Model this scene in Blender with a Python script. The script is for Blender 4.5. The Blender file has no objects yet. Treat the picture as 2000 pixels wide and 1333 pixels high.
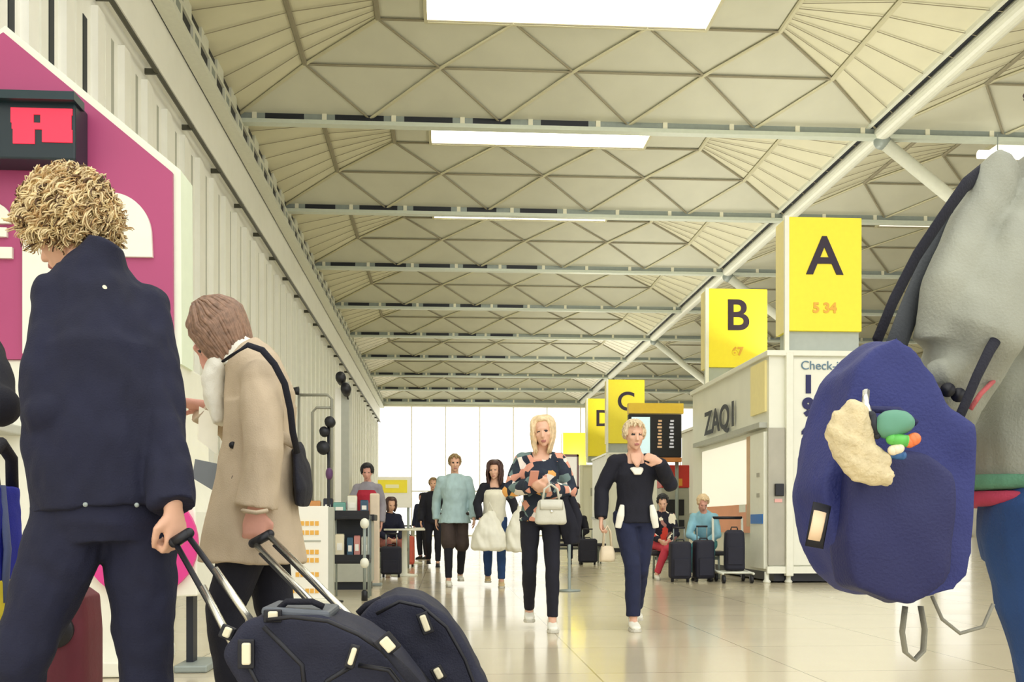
import bpy, bmesh, math, random
import numpy as np
from mathutils import Vector as V, Matrix as Mx, Euler, noise as mnoise
R = math.radians
PI = math.pi
rnd = random.Random(7)
SC = bpy.context.scene
COL = SC.collection

# ------------------------------------------------------------------ camera geometry
FPX = 2000.0
YAW = math.atan(130.0 / FPX)
CA, SA = math.cos(YAW), math.sin(YAW)
EYE = 0.85

def PT(px, py, D):
    """place seen at photo pixel (px,py) at camera depth D"""
    x = (px - 870.0) * D * CA / FPX
    return V((x, (D - x * SA) / CA, EYE + (1025.0 - py) * D / FPX))

def FL(px, D):
    p = PT(px, 1025, D)
    return V((p.x, p.y, 0.0))

def s2l(c):
    return tuple((v / 255.0 / 12.92) if v / 255.0 <= 0.04045 else ((v / 255.0 + 0.055) / 1.055) ** 2.4 for v in c)

# ------------------------------------------------------------------ materials
MATS = {}

def mat(name, rgb, rough=0.6, metal=0.0, vary=0.06, scale=12.0, bump=0.0, bscale=60.0, emit=0.0, coat=0.0, stretch=None):
    if name in MATS:
        return MATS[name]
    m = bpy.data.materials.new(name)
    m.use_nodes = True
    nt = m.node_tree
    b = nt.nodes['Principled BSDF']
    c = s2l(rgb)
    b.inputs['Roughness'].default_value = rough
    b.inputs['Metallic'].default_value = metal
    if coat:
        b.inputs['Coat Weight'].default_value = coat
    tc = nt.nodes.new('ShaderNodeTexCoord')
    src = tc.outputs['Object']
    if stretch:
        mp = nt.nodes.new('ShaderNodeMapping')
        mp.inputs['Scale'].default_value = stretch
        nt.links.new(src, mp.inputs['Vector'])
        src = mp.outputs['Vector']
    if vary:
        n = nt.nodes.new('ShaderNodeTexNoise')
        n.inputs['Scale'].default_value = scale
        n.inputs['Detail'].default_value = 4
        nt.links.new(src, n.inputs['Vector'])
        r = nt.nodes.new('ShaderNodeValToRGB')
        r.color_ramp.elements[0].position = 0.3
        r.color_ramp.elements[1].position = 0.7
        r.color_ramp.elements[0].color = (*[max(0, v * (1 - vary)) for v in c], 1)
        r.color_ramp.elements[1].color = (*[min(1, v * (1 + vary)) for v in c], 1)
        nt.links.new(n.outputs['Fac'], r.inputs['Fac'])
        nt.links.new(r.outputs['Color'], b.inputs['Base Color'])
    else:
        b.inputs['Base Color'].default_value = (*c, 1)
    if bump:
        n2 = nt.nodes.new('ShaderNodeTexNoise')
        n2.inputs['Scale'].default_value = bscale
        n2.inputs['Detail'].default_value = 3
        nt.links.new(src, n2.inputs['Vector'])
        bp = nt.nodes.new('ShaderNodeBump')
        bp.inputs['Strength'].default_value = bump
        bp.inputs['Distance'].default_value = 0.01
        nt.links.new(n2.outputs['Fac'], bp.inputs['Height'])
        nt.links.new(bp.outputs['Normal'], b.inputs['Normal'])
    if emit:
        b.inputs['Emission Color'].default_value = (*c, 1)
        b.inputs['Emission Strength'].default_value = emit
    MATS[name] = m
    return m

def cloth(name, rgb, vary=0.1, rough=0.85, bump=0.25, scale=9.0):
    return mat(name, rgb, rough, 0, vary, scale, bump, 220.0)

# ------------------------------------------------------------------ mesh builder
def ortho(t, side):
    t = t.normalized()
    s = side - t * t.dot(side)
    if s.length < 1e-5:
        s = V((1, 0, 0)) - t * t.x
        if s.length < 1e-3:
            s = V((0, 1, 0)) - t * t.y
    s.normalize()
    return s, t.cross(s).normalized()

class MB:
    def __init__(self):
        self.v = []; self.f = []; self.mi = []
    def add(self, vs, fs, mi=0):
        o = len(self.v)
        self.v += [tuple(p) for p in vs]
        self.f += [tuple(i + o for i in f) for f in fs]
        self.mi += [mi] * len(fs)
        return self
    def box(self, c, size, rot=None, mi=0):
        x, y, z = [s / 2.0 for s in size]
        vs = [V((sx * x, sy * y, sz * z)) for sx in (-1, 1) for sy in (-1, 1) for sz in (-1, 1)]
        if rot is not None:
            vs = [rot @ p for p in vs]
        c = V(c)
        return self.add([p + c for p in vs], [(0, 1, 3, 2), (4, 6, 7, 5), (0, 4, 5, 1), (2, 3, 7, 6), (0, 2, 6, 4), (1, 5, 7, 3)], mi)
    def box2(self, a, b, mi=0):
        a, b = V(a), V(b)
        return self.box((a + b) / 2, [abs(b[i] - a[i]) for i in range(3)], None, mi)
    def tube(self, pts, radii, side=V((1, 0, 0)), n=14, mi=0, caps=True, squar=0.0):
        pts = [V(p) for p in pts]
        m = len(pts)
        if not isinstance(radii, (list, tuple)):
            radii = [radii] * m
        rr = [(r, r) if not isinstance(r, (tuple, list)) else r for r in radii]
        sides = side if isinstance(side, list) else [side] * m
        vs = []
        prev = None
        for i in range(m):
            t = (pts[min(i + 1, m - 1)] - pts[max(i - 1, 0)])
            if t.length < 1e-7:
                t = V((0, 0, 1))
            sd = sides[i]
            if sd is None:
                sd = prev if prev is not None else (V((1, 0, 0)) if abs(t.normalized().x) < 0.8 else V((0, 1, 0)))
            s, u = ortho(t, V(sd))
            prev = s
            for k in range(n):
                a = 2 * PI * k / n
                ca, sa = math.cos(a), math.sin(a)
                if squar:
                    q = 1.0 - squar
                    ca = math.copysign(abs(ca) ** q, ca); sa = math.copysign(abs(sa) ** q, sa)
                vs.append(pts[i] + s * (ca * rr[i][0]) + u * (sa * rr[i][1]))
        fs = []
        for i in range(m - 1):
            for k in range(n):
                k2 = (k + 1) % n
                fs.append((i * n + k, i * n + k2, (i + 1) * n + k2, (i + 1) * n + k))
        if caps:
            fs.append(tuple(reversed(range(n))))
            fs.append(tuple((m - 1) * n + k for k in range(n)))
        return self.add(vs, fs, mi)
    def ball(self, c, r, M=None, nu=16, nv=10, mi=0):
        if not isinstance(r, (tuple, list)):
            r = (r, r, r)
        c = V(c)
        vs = [V((0, 0, r[2]))]
        for j in range(1, nv):
            th = PI * j / nv
            for k in range(nu):
                ph = 2 * PI * k / nu
                vs.append(V((r[0] * math.sin(th) * math.cos(ph), r[1] * math.sin(th) * math.sin(ph), r[2] * math.cos(th))))
        vs.append(V((0, 0, -r[2])))
        vs = [p + c for p in vs]
        if M is not None:
            vs = [M @ p for p in vs]
        fs = []
        for k in range(nu):
            fs.append((0, 1 + k, 1 + (k + 1) % nu))
        for j in range(nv - 2):
            for k in range(nu):
                a = 1 + j * nu + k; b = 1 + j * nu + (k + 1) % nu
                fs.append((a, a + nu, b + nu, b))
        L = len(vs) - 1
        o = 1 + (nv - 2) * nu
        for k in range(nu):
            fs.append((L, o + (k + 1) % nu, o + k))
        return self.add(vs, fs, mi)
    def cap(self, a, b, ra, rb=None, n=12, mi=0):
        rb = ra if rb is None else rb
        self.tube([a, b], [ra, rb], None, n, mi)
        self.ball(a, ra, nu=n, nv=8, mi=mi); self.ball(b, rb, nu=n, nv=8, mi=mi)
        return self
    def prism(self, poly, origin, ax, ay, depth_vec, mi=0):
        """polygon (2d) in plane (origin,ax,ay) extruded by depth_vec"""
        o, ax, ay, d = V(origin), V(ax), V(ay), V(depth_vec)
        n = len(poly)
        vs = [o + ax * p[0] + ay * p[1] for p in poly]
        vs += [p + d for p in vs]
        fs = [tuple(range(n)), tuple(reversed(range(n, 2 * n)))]
        fs += [(k, k + n, (k + 1) % n + n, (k + 1) % n) for k in range(n)]
        return self.add(vs, fs, mi)
    def lathe(self, c, prof, n=24, mi=0):
        """profile [(r,z)] about a vertical axis"""
        c = V(c)
        return self.tube([c + V((0, 0, z)) for r, z in prof], [max(r, 1e-4) for r, z in prof], V((1, 0, 0)), n, mi)
    def mesh(self, name, mats, smooth=False, recalc=True):
        me = bpy.data.meshes.new(name)
        me.from_pydata(self.v, [], self.f)
        for m in (mats if isinstance(mats, (list, tuple)) else [mats]):
            me.materials.append(m)
        if any(self.mi):
            me.polygons.foreach_set('material_index', self.mi)
        if recalc:
            bm = bmesh.new(); bm.from_mesh(me)
            bmesh.ops.recalc_face_normals(bm, faces=bm.faces)
            bm.to_mesh(me); bm.free()
        if smooth:
            me.polygons.foreach_set('use_smooth', [True] * len(me.polygons))
        me.update()
        return me
    def build(self, name, mats, parent=None, smooth=False, bevel=0.0, loc=None):
        me = self.mesh(name, mats, smooth)
        o = link(name, me, parent)
        if loc is not None:
            o.location = loc
        if bevel:
            bv = o.modifiers.new('bevel', 'BEVEL')
            bv.width = bevel; bv.segments = 2; bv.limit_method = 'ANGLE'; bv.angle_limit = R(40)
        return o

def link(name, data, parent=None):
    o = bpy.data.objects.new(name, data)
    COL.objects.link(o)
    if parent is not None:
        o.parent = parent
    return o

def thing(name, label, cat, loc=(0, 0, 0), rz=0.0, group=None):
    o = bpy.data.objects.new(name, None)
    COL.objects.link(o)
    o.location = loc; o.rotation_euler = (0, 0, rz)
    o.empty_display_size = 0.1
    return tag(o, label, cat, group)

def tag(o, label, cat, group=None):
    o['label'] = label; o['category'] = cat
    if group:
        o['group'] = group
    return o

def struct(o):
    o['kind'] = 'structure'
    return o

def organic(mb, voxel=0.008, smooth=3, folds=None, clip=None):
    """voxel-union of all shapes in mb -> (verts Nx3, faces) as one continuous skin"""
    me = mb.mesh('tmp', [])
    o = bpy.data.objects.new('tmp', me)
    COL.objects.link(o)
    md = o.modifiers.new('r', 'REMESH'); md.mode = 'VOXEL'; md.voxel_size = voxel; md.adaptivity = 0.0
    if smooth:
        sm = o.modifiers.new('s', 'SMOOTH'); sm.factor = 0.5; sm.iterations = smooth
    dg = bpy.context.evaluated_depsgraph_get()
    dg.update()
    m2 = bpy.data.meshes.new_from_object(o.evaluated_get(dg))
    bpy.data.objects.remove(o); bpy.data.meshes.remove(me)
    if folds:
        amp, fx, fz = folds
        n = len(m2.vertices)
        co = np.empty(n * 3); m2.vertices.foreach_get('co', co); co = co.reshape(-1, 3)
        no = np.empty(n * 3); m2.vertex_normals.foreach_get('vector', no); no = no.reshape(-1, 3)
        d = np.array([mnoise.noise((c[0] * fx + 0.6 * c[2] * fz, c[1] * fx - 0.4 * c[2] * fz, c[2] * fz)) + 0.45 * mnoise.noise((c[0] * fx * 2.3 + 7, c[1] * fx * 2.3, c[2] * fz * 2.6)) for c in co])
        co = co + no * (d * amp)[:, None]
        m2.vertices.foreach_set('co', co.ravel())
        m2.update()
    return m2

def fin(me, name, mats, parent=None, extra=None):
    """finish an organic mesh: materials, smooth shading, optional extra MB appended"""
    me.materials.clear()
    for m in (mats if isinstance(mats, (list, tuple)) else [mats]):
        me.materials.append(m)
    if extra is not None and extra.f:
        me2 = extra.mesh('x', [], True)
        bm = bmesh.new(); bm.from_mesh(me); bm.from_mesh(me2)
        bm.to_mesh(me); bm.free(); bpy.data.meshes.remove(me2)
    me.name = name
    me.polygons.foreach_set('use_smooth', [True] * len(me.polygons))
    me.update()
    return link(name, me, parent)

def text_mesh(name, s, size, material, parent, M, depth=0.004, bold=0.0, sx=1.0):
    cu = bpy.data.curves.new(name, 'FONT')
    cu.body = s; cu.size = size; cu.align_x = 'CENTER'; cu.align_y = 'CENTER'
    cu.extrude = depth; cu.offset = bold
    o = bpy.data.objects.new('tmp', cu); COL.objects.link(o)
    dg = bpy.context.evaluated_depsgraph_get(); dg.update()
    me = bpy.data.meshes.new_from_object(o.evaluated_get(dg))
    bpy.data.objects.remove(o)
    me.transform(Mx.Diagonal((sx, 1, 1, 1)))
    me.transform(M)
    me.materials.clear(); me.materials.append(material); me.name = name
    return link(name, me, parent)

def face_M(c, right, up):
    """matrix putting text (x right, y up) at c"""
    r = V(right).normalized(); u = V(up).normalized(); n = r.cross(u)
    return Mx(((r.x, u.x, n.x, c[0]), (r.y, u.y, n.y, c[1]), (r.z, u.z, n.z, c[2]), (0, 0, 0, 1)))
# ------------------------------------------------------------------ people
def base_joints(H=1.7, w=1.0):
    k = H / 1.7
    J = dict(pelvis=(0, 0, .93), waist=(0, .01, 1.07), chest=(0, .01, 1.25), upper=(0, -.005, 1.38), neck=(0, -.005, 1.45), head=(0, .03, 1.585),
             shL=(-.166 * w, -.005, 1.358), shR=(.166 * w, -.005, 1.358), elL=(-.225 * w, -.03, 1.10), elR=(.225 * w, -.03, 1.10),
             wrL=(-.23 * w, .05, .86), wrR=(.23 * w, .05, .86),
             hipL=(-.085, 0, .90), hipR=(.085, 0, .90), knL=(-.09, .03, .49), knR=(.09, .03, .49), anL=(-.09, -.02, .085), anR=(.09, -.02, .085))
    return {a: V(b) * k for a, b in J.items()}

def walk(J, front='R', s=.2):
    b = 'L' if front == 'R' else 'R'
    J['kn' + front] += V((0, .6 * s, .02)); J['an' + front] += V((0, 1.0 * s, .0))
    J['kn' + b] += V((0, .0 * s, -.01)); J['an' + b] += V((0, -1.1 * s, .05))
    J['el' + b] += V((0, .25 * s, .0)); J['wr' + b] += V((0, .7 * s, .01))
    J['el' + front] += V((0, -.4 * s, 0)); J['wr' + front] += V((0, -.7 * s, 0))

def head_matrix(J, yaw=0, pitch=0, roll=0, s=1.0):
    return Mx.Translation(J['head']) @ Euler((R(-pitch), R(roll), R(yaw)), 'YXZ').to_matrix().to_4x4() @ Mx.Scale(s, 4)

def add_head(mb, M, neck):
    mb.ball((0, -.018, .03), (.073, .092, .083), M, 20, 14)
    mb.ball((0, .02, -.025), (.062, .068, .085), M, 20, 14)
    mb.ball((0, .032, -.068), (.047, .048, .042), M)
    mb.ball((0, .066, -.1), (.022, .018, .016), M)
    mb.ball((0, .078, .03), (.045, .014, .012), M)
    mb.ball((0, .088, -.066), (.024, .009, .006), M)
    mb.ball((0, .088, -.076), (.021, .009, .006), M)
    for sx in (-1, 1):
        mb.ball((sx * .04, .062, -.02), (.02, .02, .018), M)
        mb.ball((sx * .03, .076, .008), (.015, .008, .009), M)
        mb.ball((sx * .073, -.012, -.008), (.009, .02, .03), M)
    mb.tube([M @ V((0, .08, .02)), M @ V((0, .1, -.018)), M @ V((0, .108, -.034)), M @ V((0, .09, -.044))], [.008, .011, .0145, .01], None, 10)
    mb.tube([neck + V((0, 0, -.05)), neck, M @ V((0, -.025, -.09)), M @ V((0, -.01, -.02))], [.062, .054, .052, .05], None, 16)

def add_hand(mb, w, d, n, side, curl=.35, s=1.0, thumb=.6):
    """palm + five fingers. d direction of the hand, n palm normal (way the palm faces)"""
    d = V(d).normalized(); n = V(n); n = (n - d * d.dot(n)).normalized()
    a = d.cross(n).normalized() * (1 if side == 'R' else -1)     # towards the little finger .. thumb on -a
    w = V(w)
    mb.tube([w - d * .02, w + d * .02 * s, w + d * .055 * s, w + d * .09 * s], [(.024 * s, .019 * s), (.032 * s, .017 * s), (.04 * s, .016 * s), (.037 * s, .012 * s)], a, 14)
    for k, (o, L, r) in enumerate(((-.029, .074, .0088), (-.0095, .084, .009), (.0105, .078, .0086), (.029, .06, .0078))):
        p = w + d * .088 * s + a * o * s
        ang = curl * .55 + .05 * k * curl
        pts = [p - d * .012 * s]
        q = p.copy(); th = ang
        for seg in (.44, .32, .24):
            dirv = d * math.cos(th) + n * math.sin(th) + a * (o * 1.5) * (1 - curl)
            pts.append(q.copy())
            q = q + dirv.normalized() * (L * seg * s)
            th += curl * 1.25
        pts.append(q)
        mb.tube(pts, [r * s * f for f in (1, 1, .98, .92, .8)], None, 8)
        mb.ball(q, r * .8 * s, nu=8, nv=6)
    p = w + d * .028 * s - a * .026 * s
    q1 = p + (d * .6 - a * .75 + n * .35 * thumb).normalized() * .036 * s
    q2 = q1 + (d * .9 - a * (.25 - .5 * thumb) + n * .7 * thumb).normalized() * .03 * s
    q3 = q2 + (d * .9 + a * (.35 * thumb) + n * .8 * thumb).normalized() * .024 * s
    mb.tube([p + a * .012 * s, p, q1, q2, q3], [.012 * s, .0135 * s, .011 * s, .0098 * s, .0078 * s], None, 8)
    mb.ball(q3, .0078 * s, nu=8, nv=6)

def torso_path(J, hem=None):
    sx = (J['shR'] - J['shL']).normalized(); hx = (J['hipR'] - J['hipL']).normalized()
    pts = [J['pelvis'] + (J['pelvis'] - J['waist']).normalized() * .055, J['pelvis'], J['waist'], J['chest'], J['upper'], J['neck']]
    return pts, [hx, hx, (hx + sx) / 2, sx, sx, sx]

TR = [(.14, .095), (.158, .112), (.132, .095), (.152, .11), (.128, .082), (.058, .056)]

def make_person(label, loc, heading, J, skin, hands=None, headrot=(0, 0, 0), tops=(), bottom=None, shoe=None, hair=None, voxel=.009, w=1.0, hs=1.0, root=None, eyes=True, category='person', footdir=None):
    root = root or thing('person', label, category, loc, R(heading))
    M = head_matrix(J, *headrot, hs)
    mb = MB()
    add_head(mb, M, J['neck'])
    pts, sd = torso_path(J)
    mb.tube(pts, [(a * w * .94, b * w * .94) for a, b in TR], sd, 20)
    hands = hands or {}
    for S in 'LR':
        sh, el, wr = J['sh' + S], J['el' + S], J['wr' + S]
        mb.ball(sh, .058 * w)
        mb.tube([J['upper'] * .5 + sh * .5, sh, sh.lerp(el, .5), el, el.lerp(wr, .3), wr], [.06 * w, .052 * w, .046 * w, .038 * w, .04 * w, .026], None, 14)
        h = hands.get(S, {})
        d = h.get('d', (wr - el)); 
        n = h.get('n', (V((1, 0.15, 0)) if S == 'L' else V((-1, 0.15, 0))))
        add_hand(mb, wr, d, n, S, h.get('curl', .35), h.get('s', 1.0), h.get('thumb', .6))
        hp, kn, an = J['hip' + S], J['kn' + S], J['an' + S]
        mb.tube([hp + V((0, 0, .04)), hp, hp.lerp(kn, .5), kn, kn.lerp(an, .3), kn.lerp(an, .65), an], [.085 * w, .088 * w, .072 * w, .053 * w, .053 * w, .042 * w, .034], None, 14)
        f = (footdir or {}).get(S, V((0, 1, 0)))
        mb.tube([an + V((0, 0, 0)) - f * .03, an + f * .05 + V((0, 0, -.035)), an + f * .14 + V((0, 0, -.052))], [.034, (.036, .032), (.034, .02)], None, 12)
    me = organic(mb, voxel, 2)
    body = fin(me, 'body', [skin, MATS['eye'], MATS['lip']], root)
    if eyes:
        Mi = M.inverted()
        for p in me.polygons:
            q = Mi @ p.center
            if q.y > .06:
                if abs(abs(q.x) - .03) < .013 and abs(q.z - .008) < .0065:
                    p.material_index = 1
                elif abs(q.x) < .022 and abs(q.z + .071) < .009 and q.y > .082:
                    p.material_index = 2
    for t in tops:
        garment_top(root, J, w, voxel, **t)
    if bottom:
        garment_legs(root, J, w, voxel, **bottom)
    if shoe:
        for S in 'LR':
            make_shoe(root, J['an' + S], (footdir or {}).get(S, V((0, 1, 0))), **shoe)
    if hair:
        make_hair(root, M, **hair)
    return root, M

def garment_top(root, J, w, voxel, m, name='jacket', hem=.08, fat=.016, flare=.0, sleeve=1.0, amp=.006, collar=0.0, hemfwd=0.0, low=None, waistfit=0.0, cuff=.0, neckdrop=.0, extra=None, sfat=None):
    mb = MB()
    pts, sd = torso_path(J)
    dn = V((0, 0, -1)) if low is None else (V(low) - J['pelvis']).normalized()
    rr = [(a * w + fat, b * w + fat) for a, b in TR]
    P = [J['pelvis'] + dn * hem * .98, J['pelvis'] + dn * hem * .5] if hem > .02 else []
    RR = [(rr[1][0] + flare, rr[1][1] + flare), (rr[1][0] + flare * .55, rr[1][1] + flare * .55)] if hem > .02 else []
    SD = [sd[0], sd[0]] if hem > .02 else []
    P += [J['pelvis'], J['waist'], J['chest'], J['upper'] + V((0, 0, -neckdrop))]
    RR += [(rr[1][0] + flare * .1, rr[1][1] + flare * .1), (rr[2][0] - waistfit, rr[2][1] - waistfit), rr[3], rr[4]]
    SD += sd[1:5]
    if not neckdrop:
        P.append(J['neck'] + V((0, 0, .0))); RR.append((rr[5][0] + .004, rr[5][1] + .004)); SD.append(sd[5])
    mb.tube(P, RR, SD, 24)
    if collar:
        mb.tube([J['neck'] + V((0, 0, -.05)), J['neck'], J['neck'].lerp(J['head'], collar)], [(.085, .08), (.076, .072), (.07, .068)], sd[5], 18)
    sf = fat if sfat is None else sfat
    if sleeve > 0:
        for S in 'LR':
            sh, el, wr = J['sh' + S], J['el' + S], J['wr' + S]
            mb.ball(sh, .055 * w + sf * .8)
            ln = [J['upper'].lerp(sh, .4), sh, sh.lerp(el, .5), el]
            ra = [.06 * w + sf * .6, .054 * w + sf * .8, .05 * w + sf, .044 * w + sf]
            if sleeve > .5:
                t = (sleeve - .5) * 2
                ln += [el.lerp(wr, t * .5), el.lerp(wr, t)]
                ra += [.042 * w + sf, .034 * w + sf + cuff]
            else:
                t = sleeve * 2
                ln = [J['upper'].lerp(sh, .4), sh, sh.lerp(el, t * .5), sh.lerp(el, t)]
            mb.tube(ln, ra[:len(ln)], None, 16)
            mb.ball(el, .044 * w + sf)
    if extra:
        extra(mb)
    me = organic(mb, voxel, 3, (amp, 14.0, 6.0))
    return fin(me, name, m, root)

def garment_legs(root, J, w, voxel, m, name='trousers', fat=.016, to=.97, amp=.006, flare=0.0, top=.02, seat=True):
    mb = MB()
    pts, sd = torso_path(J)
    if seat:
        mb.tube([J['pelvis'] + V((0, 0, -.1)), J['pelvis'] + V((0, 0, -.05)), J['pelvis'] + V((0, 0, top)), J['pelvis'].lerp(J['waist'], .55)],
                [(.135 * w + fat, .1 * w + fat), (.155 * w + fat, .114 * w + fat), (.155 * w + fat * .8, .11 * w + fat * .8), (.138 * w + fat * .5, .1 * w + fat * .5)], sd[0], 22)
    for S in 'LR':
        hp, kn, an = J['hip' + S], J['kn' + S], J['an' + S]
        L = [hp + V((0, 0, .05)), hp, hp.lerp(kn, .45), kn]
        ra = [.088 * w + fat, .092 * w + fat, .076 * w + fat, .058 * w + fat]
        if to > .5:
            t = (to - .5) * 2
            L += [kn.lerp(an, t * .35), kn.lerp(an, t * .7), kn.lerp(an, t)]
            ra += [.056 * w + fat, .048 * w + fat + flare * .5, .042 * w + fat + flare]
        else:
            L = [hp + V((0, 0, .05)), hp, hp.lerp(kn, to), hp.lerp(kn, to * 2)]
            ra[3] = .066 * w + fat + flare
        mb.tube(L, ra, None, 18)
        mb.ball(L[1], ra[1]); mb.ball(L[3], ra[3] * .98)
    me = organic(mb, voxel, 3, (amp, 12.0, 9.0))
    return fin(me, name, m, root)

def make_shoe(root, an, f, m, sole, kind='shoe', s=1.0):
    f = V(f).normalized(); sd = V((0, 0, 1)).cross(f)
    b = V((an.x, an.y, an.z - .085))
    mb = MB()
    mb.tube([b - f * .062 * s + V((0, 0, .05)), b - f * .05 * s + V((0, 0, .048)), b + f * .03 * s + V((0, 0, .05)), b + f * .1 * s + V((0, 0, .04)), b + f * .165 * s + V((0, 0, .032)), b + f * .185 * s + V((0, 0, .03))],
            [(.02, .022), (.036, .034), (.041, .036), (.046, .027), (.038, .02), (.02, .012)], sd, 16)
    mb.tube([b - f * .02 * s + V((0, 0, .045)), b - f * .015 * s + V((0, 0, .1))], [(.04, .05), (.04, .048)], sd, 14)
    o = fin(organic(mb, .007, 2), kind, m, root)
    so = MB()
    out = []
    for u, hw in ((-.068, .018), (-.055, .034), (.0, .04), (.06, .044), (.11, .048), (.16, .042), (.19, .022)):
        out.append((u * s, hw))
    poly = [(u, h) for u, h in out] + [(u, -h) for u, h in reversed(out)]
    so.prism(poly, b, f, sd, V((0, 0, .022)))
    so.build('sole', sole, o, bevel=.004)
    return o

def make_hair(root, M, m, style='short', L=.25, vol=.0, n=150, gap=62, seed=1, dark=None, tilt=0.0, side=0.0, lift=.0, wave=.01, hang=1.0, thick=1.0):
    rg = random.Random(seed)
    mb = MB()
    st = MB()
    C = V((0, -.016, .032))
    def sph(th, ph, e):
        return C + V(((.076 + e) * math.sin(th) * math.sin(ph), (.095 + e) * math.sin(th) * -math.cos(ph), (.086 + e) * math.cos(th)))
    Mi = M.to_3x3().inverted()
    down = (Mi @ V((0, 0, -1))).normalized()
    down = (down * hang + V((0, 0, -1)) * (1 - hang)).normalized()
    if style == 'curly':
        mb.ball(C + V((0, -.012, .012)), (.088, .1, .092), M, 20, 14)
        mb.ball(C + V((0, -.05, -.04)), (.076, .06, .07), M, 20, 14)
        me = organic(mb, .007, 2, (.006, 30, 30))
        for i in range(n):
            th = math.acos(1 - rg.random() * 1.6)
            ph = rg.uniform(-PI, PI)
            if i % 5 == 0:
                th = rg.uniform(1.8, 2.5); ph = rg.uniform(-1.75, 1.75)
            p = sph(th, ph, .016 + vol * rg.uniform(.3, 1))
            if p.y > .066 and p.z < .07: continue
            if p.z < -.025 and p.y > -.005: continue
            nrm = (p - C).normalized()
            dv = (down * .9 + nrm * .3 + V((rg.uniform(-.6, .6), rg.uniform(-.6, .6), rg.uniform(-.3, .3)))).normalized()
            e1, e2 = ortho(dv, nrm)
            rr, tw, ln = rg.uniform(.007, .015), rg.uniform(.9, 1.9), rg.uniform(.045, .09)
            a0 = rg.uniform(0, 6.28); th0 = rg.uniform(.0018, .0036)
            pts = []
            for k in range(13):
                u = k / 12
                a = a0 + 2 * PI * tw * u
                pts.append(M @ (p - dv * ln * .35 + dv * ln * u + (e1 * math.cos(a) + e2 * math.sin(a)) * rr * (1 - .25 * u)))
            for q in range(2):
                off = M.to_3x3() @ (e1 * (q * .006) + e2 * rg.uniform(-.004, .004))
                st.tube([z + off for z in pts], [th0 * (1.15 - abs(k / 6.0 - 1) * .6) for k in range(13)], None, 4, mi=(0 if rg.random() < .62 else (2 if rg.random() < .7 else 1)))
        me.polygons.foreach_set('material_index', [1 if dark else 0] * len(me.polygons))
        if dark: m = [m, dark, MATS['mid_blond_hair']]
        return fin(me, 'hair', m, root, st)
    # straight styles: cap + strands that follow the skull then hang
    mb.ball(C + V((0, -.006, .008)), (.083 + vol, .1 + vol, .09 + vol), M, 20, 14)
    if style == 'short':
        mb2 = MB()
        for i in range(n):
            th = rg.uniform(.05, 1.9); ph = rg.uniform(-PI, PI)
            p = sph(th, ph, .006)
            if abs(ph) > R(180 - gap) and th > .9: continue
            if p.z < -.03 and p.y > .0: continue
            q = sph(th + .35, ph + rg.uniform(-.2, .2), .012 + vol + lift * math.cos(th) * .5)
            mid = (p + q) / 2 + (p - C).normalized() * .008
            st.tube([M @ p, M @ mid, M @ q], [.007, .008, .004], None, 5)
        # carve the face free: use only the cap part above the brow
        cap = MB()
        for th in np.linspace(0.0, 1.75, 9):
            for ph in np.linspace(-PI, PI, 22)[:-1]:
                if abs(ph) > R(180 - gap) and th > .85: continue
                cap.ball(sph(th, ph, .0), .016 + vol, M, 8, 6)
        me = organic(cap, .007, 4)
        return fin(me, 'hair', m, root, st)
    cap = MB()
    for th in np.linspace(0.0, 1.9, 10):
        for ph in np.linspace(-PI, PI, 26)[:-1]:
            if abs(ph) > R(180 - gap) and th > .7: continue
            cap.ball(sph(th, ph, vol * .5), .017 + vol, M, 8, 6)
    me = organic(cap, .007, 4)
    for i in range(n):
        ph = rg.uniform(-R(180 - gap), R(180 - gap))
        e = rg.uniform(.008, .02) + vol
        pts = []; part = rg.uniform(-.04, .04)
        for th in (.12, .5, .9, 1.3, 1.6):
            p = sph(th, ph * (0.55 + .45 * min(1, th / 1.2)), e)
            p.x += part * (1 - th / 1.6)
            pts.append(p)
        q = pts[-1].copy()
        ll = L * rg.uniform(.82, 1.05)
        out = (V((q.x, q.y + .016, 0))).normalized()
        w0 = rg.uniform(0, 6.28)
        for k in range(1, 6):
            u = k / 5
            pts.append(q + down * ll * u + out * (-.028 * u * u + tilt * u) + V((math.sin(w0 + u * 5) * wave, math.cos(w0 + u * 4) * wave, 0)))
        st.tube([M @ p for p in pts], [thick * z for z in (.006, .0085, .0095, .0105, .011, .011, .0105, .0095, .008, .004)], None, 6)
    return fin(me, 'hair', m, root, st)

def local(J, root_loc, heading):
    Mi = (Mx.Translation(root_loc) @ Euler((0, 0, R(heading))).to_matrix().to_4x4()).inverted()
    return {k: Mi @ p for k, p in J.items()}
# ------------------------------------------------------------------ shared materials
mat('eye', (45, 38, 40), .3, vary=0)
mat('lip', (178, 112, 104), .5, vary=0)
M_CREAM = mat('cream_paint', (236, 234, 212), .55, vary=.03, scale=3)
M_WALL = mat('wall_cladding', (252, 252, 244), .5, vary=.035, scale=2.5)
M_GROOVE = mat('dark_joint', (40, 46, 52), .6, vary=0)
M_PANEL = mat('ceiling_panel', (206, 206, 188), .8, vary=.04, scale=1.2, bump=.08, bscale=30)
M_ENDP = mat('ceiling_end_panel', (220, 217, 190), .8, vary=.04, scale=1.2)
M_RIB = mat('ceiling_rib_paint', (204, 200, 170), .6, vary=.02)
M_RIBD = mat('ceiling_joint', (150, 144, 122), .8, vary=.02)
M_STEEL = mat('steel_paint', (226, 228, 214), .4, vary=.03)
M_GREYST = mat('grey_steel', (150, 160, 156), .45, .2, vary=.05)
M_DARK = mat('dark_steel', (34, 38, 48), .5, .2, vary=.05)
M_WHITE = mat('white_laminate', (240, 240, 224), .3, vary=.02)
M_GREY = mat('grey_laminate', (178, 180, 168), .4, vary=.04)
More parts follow.
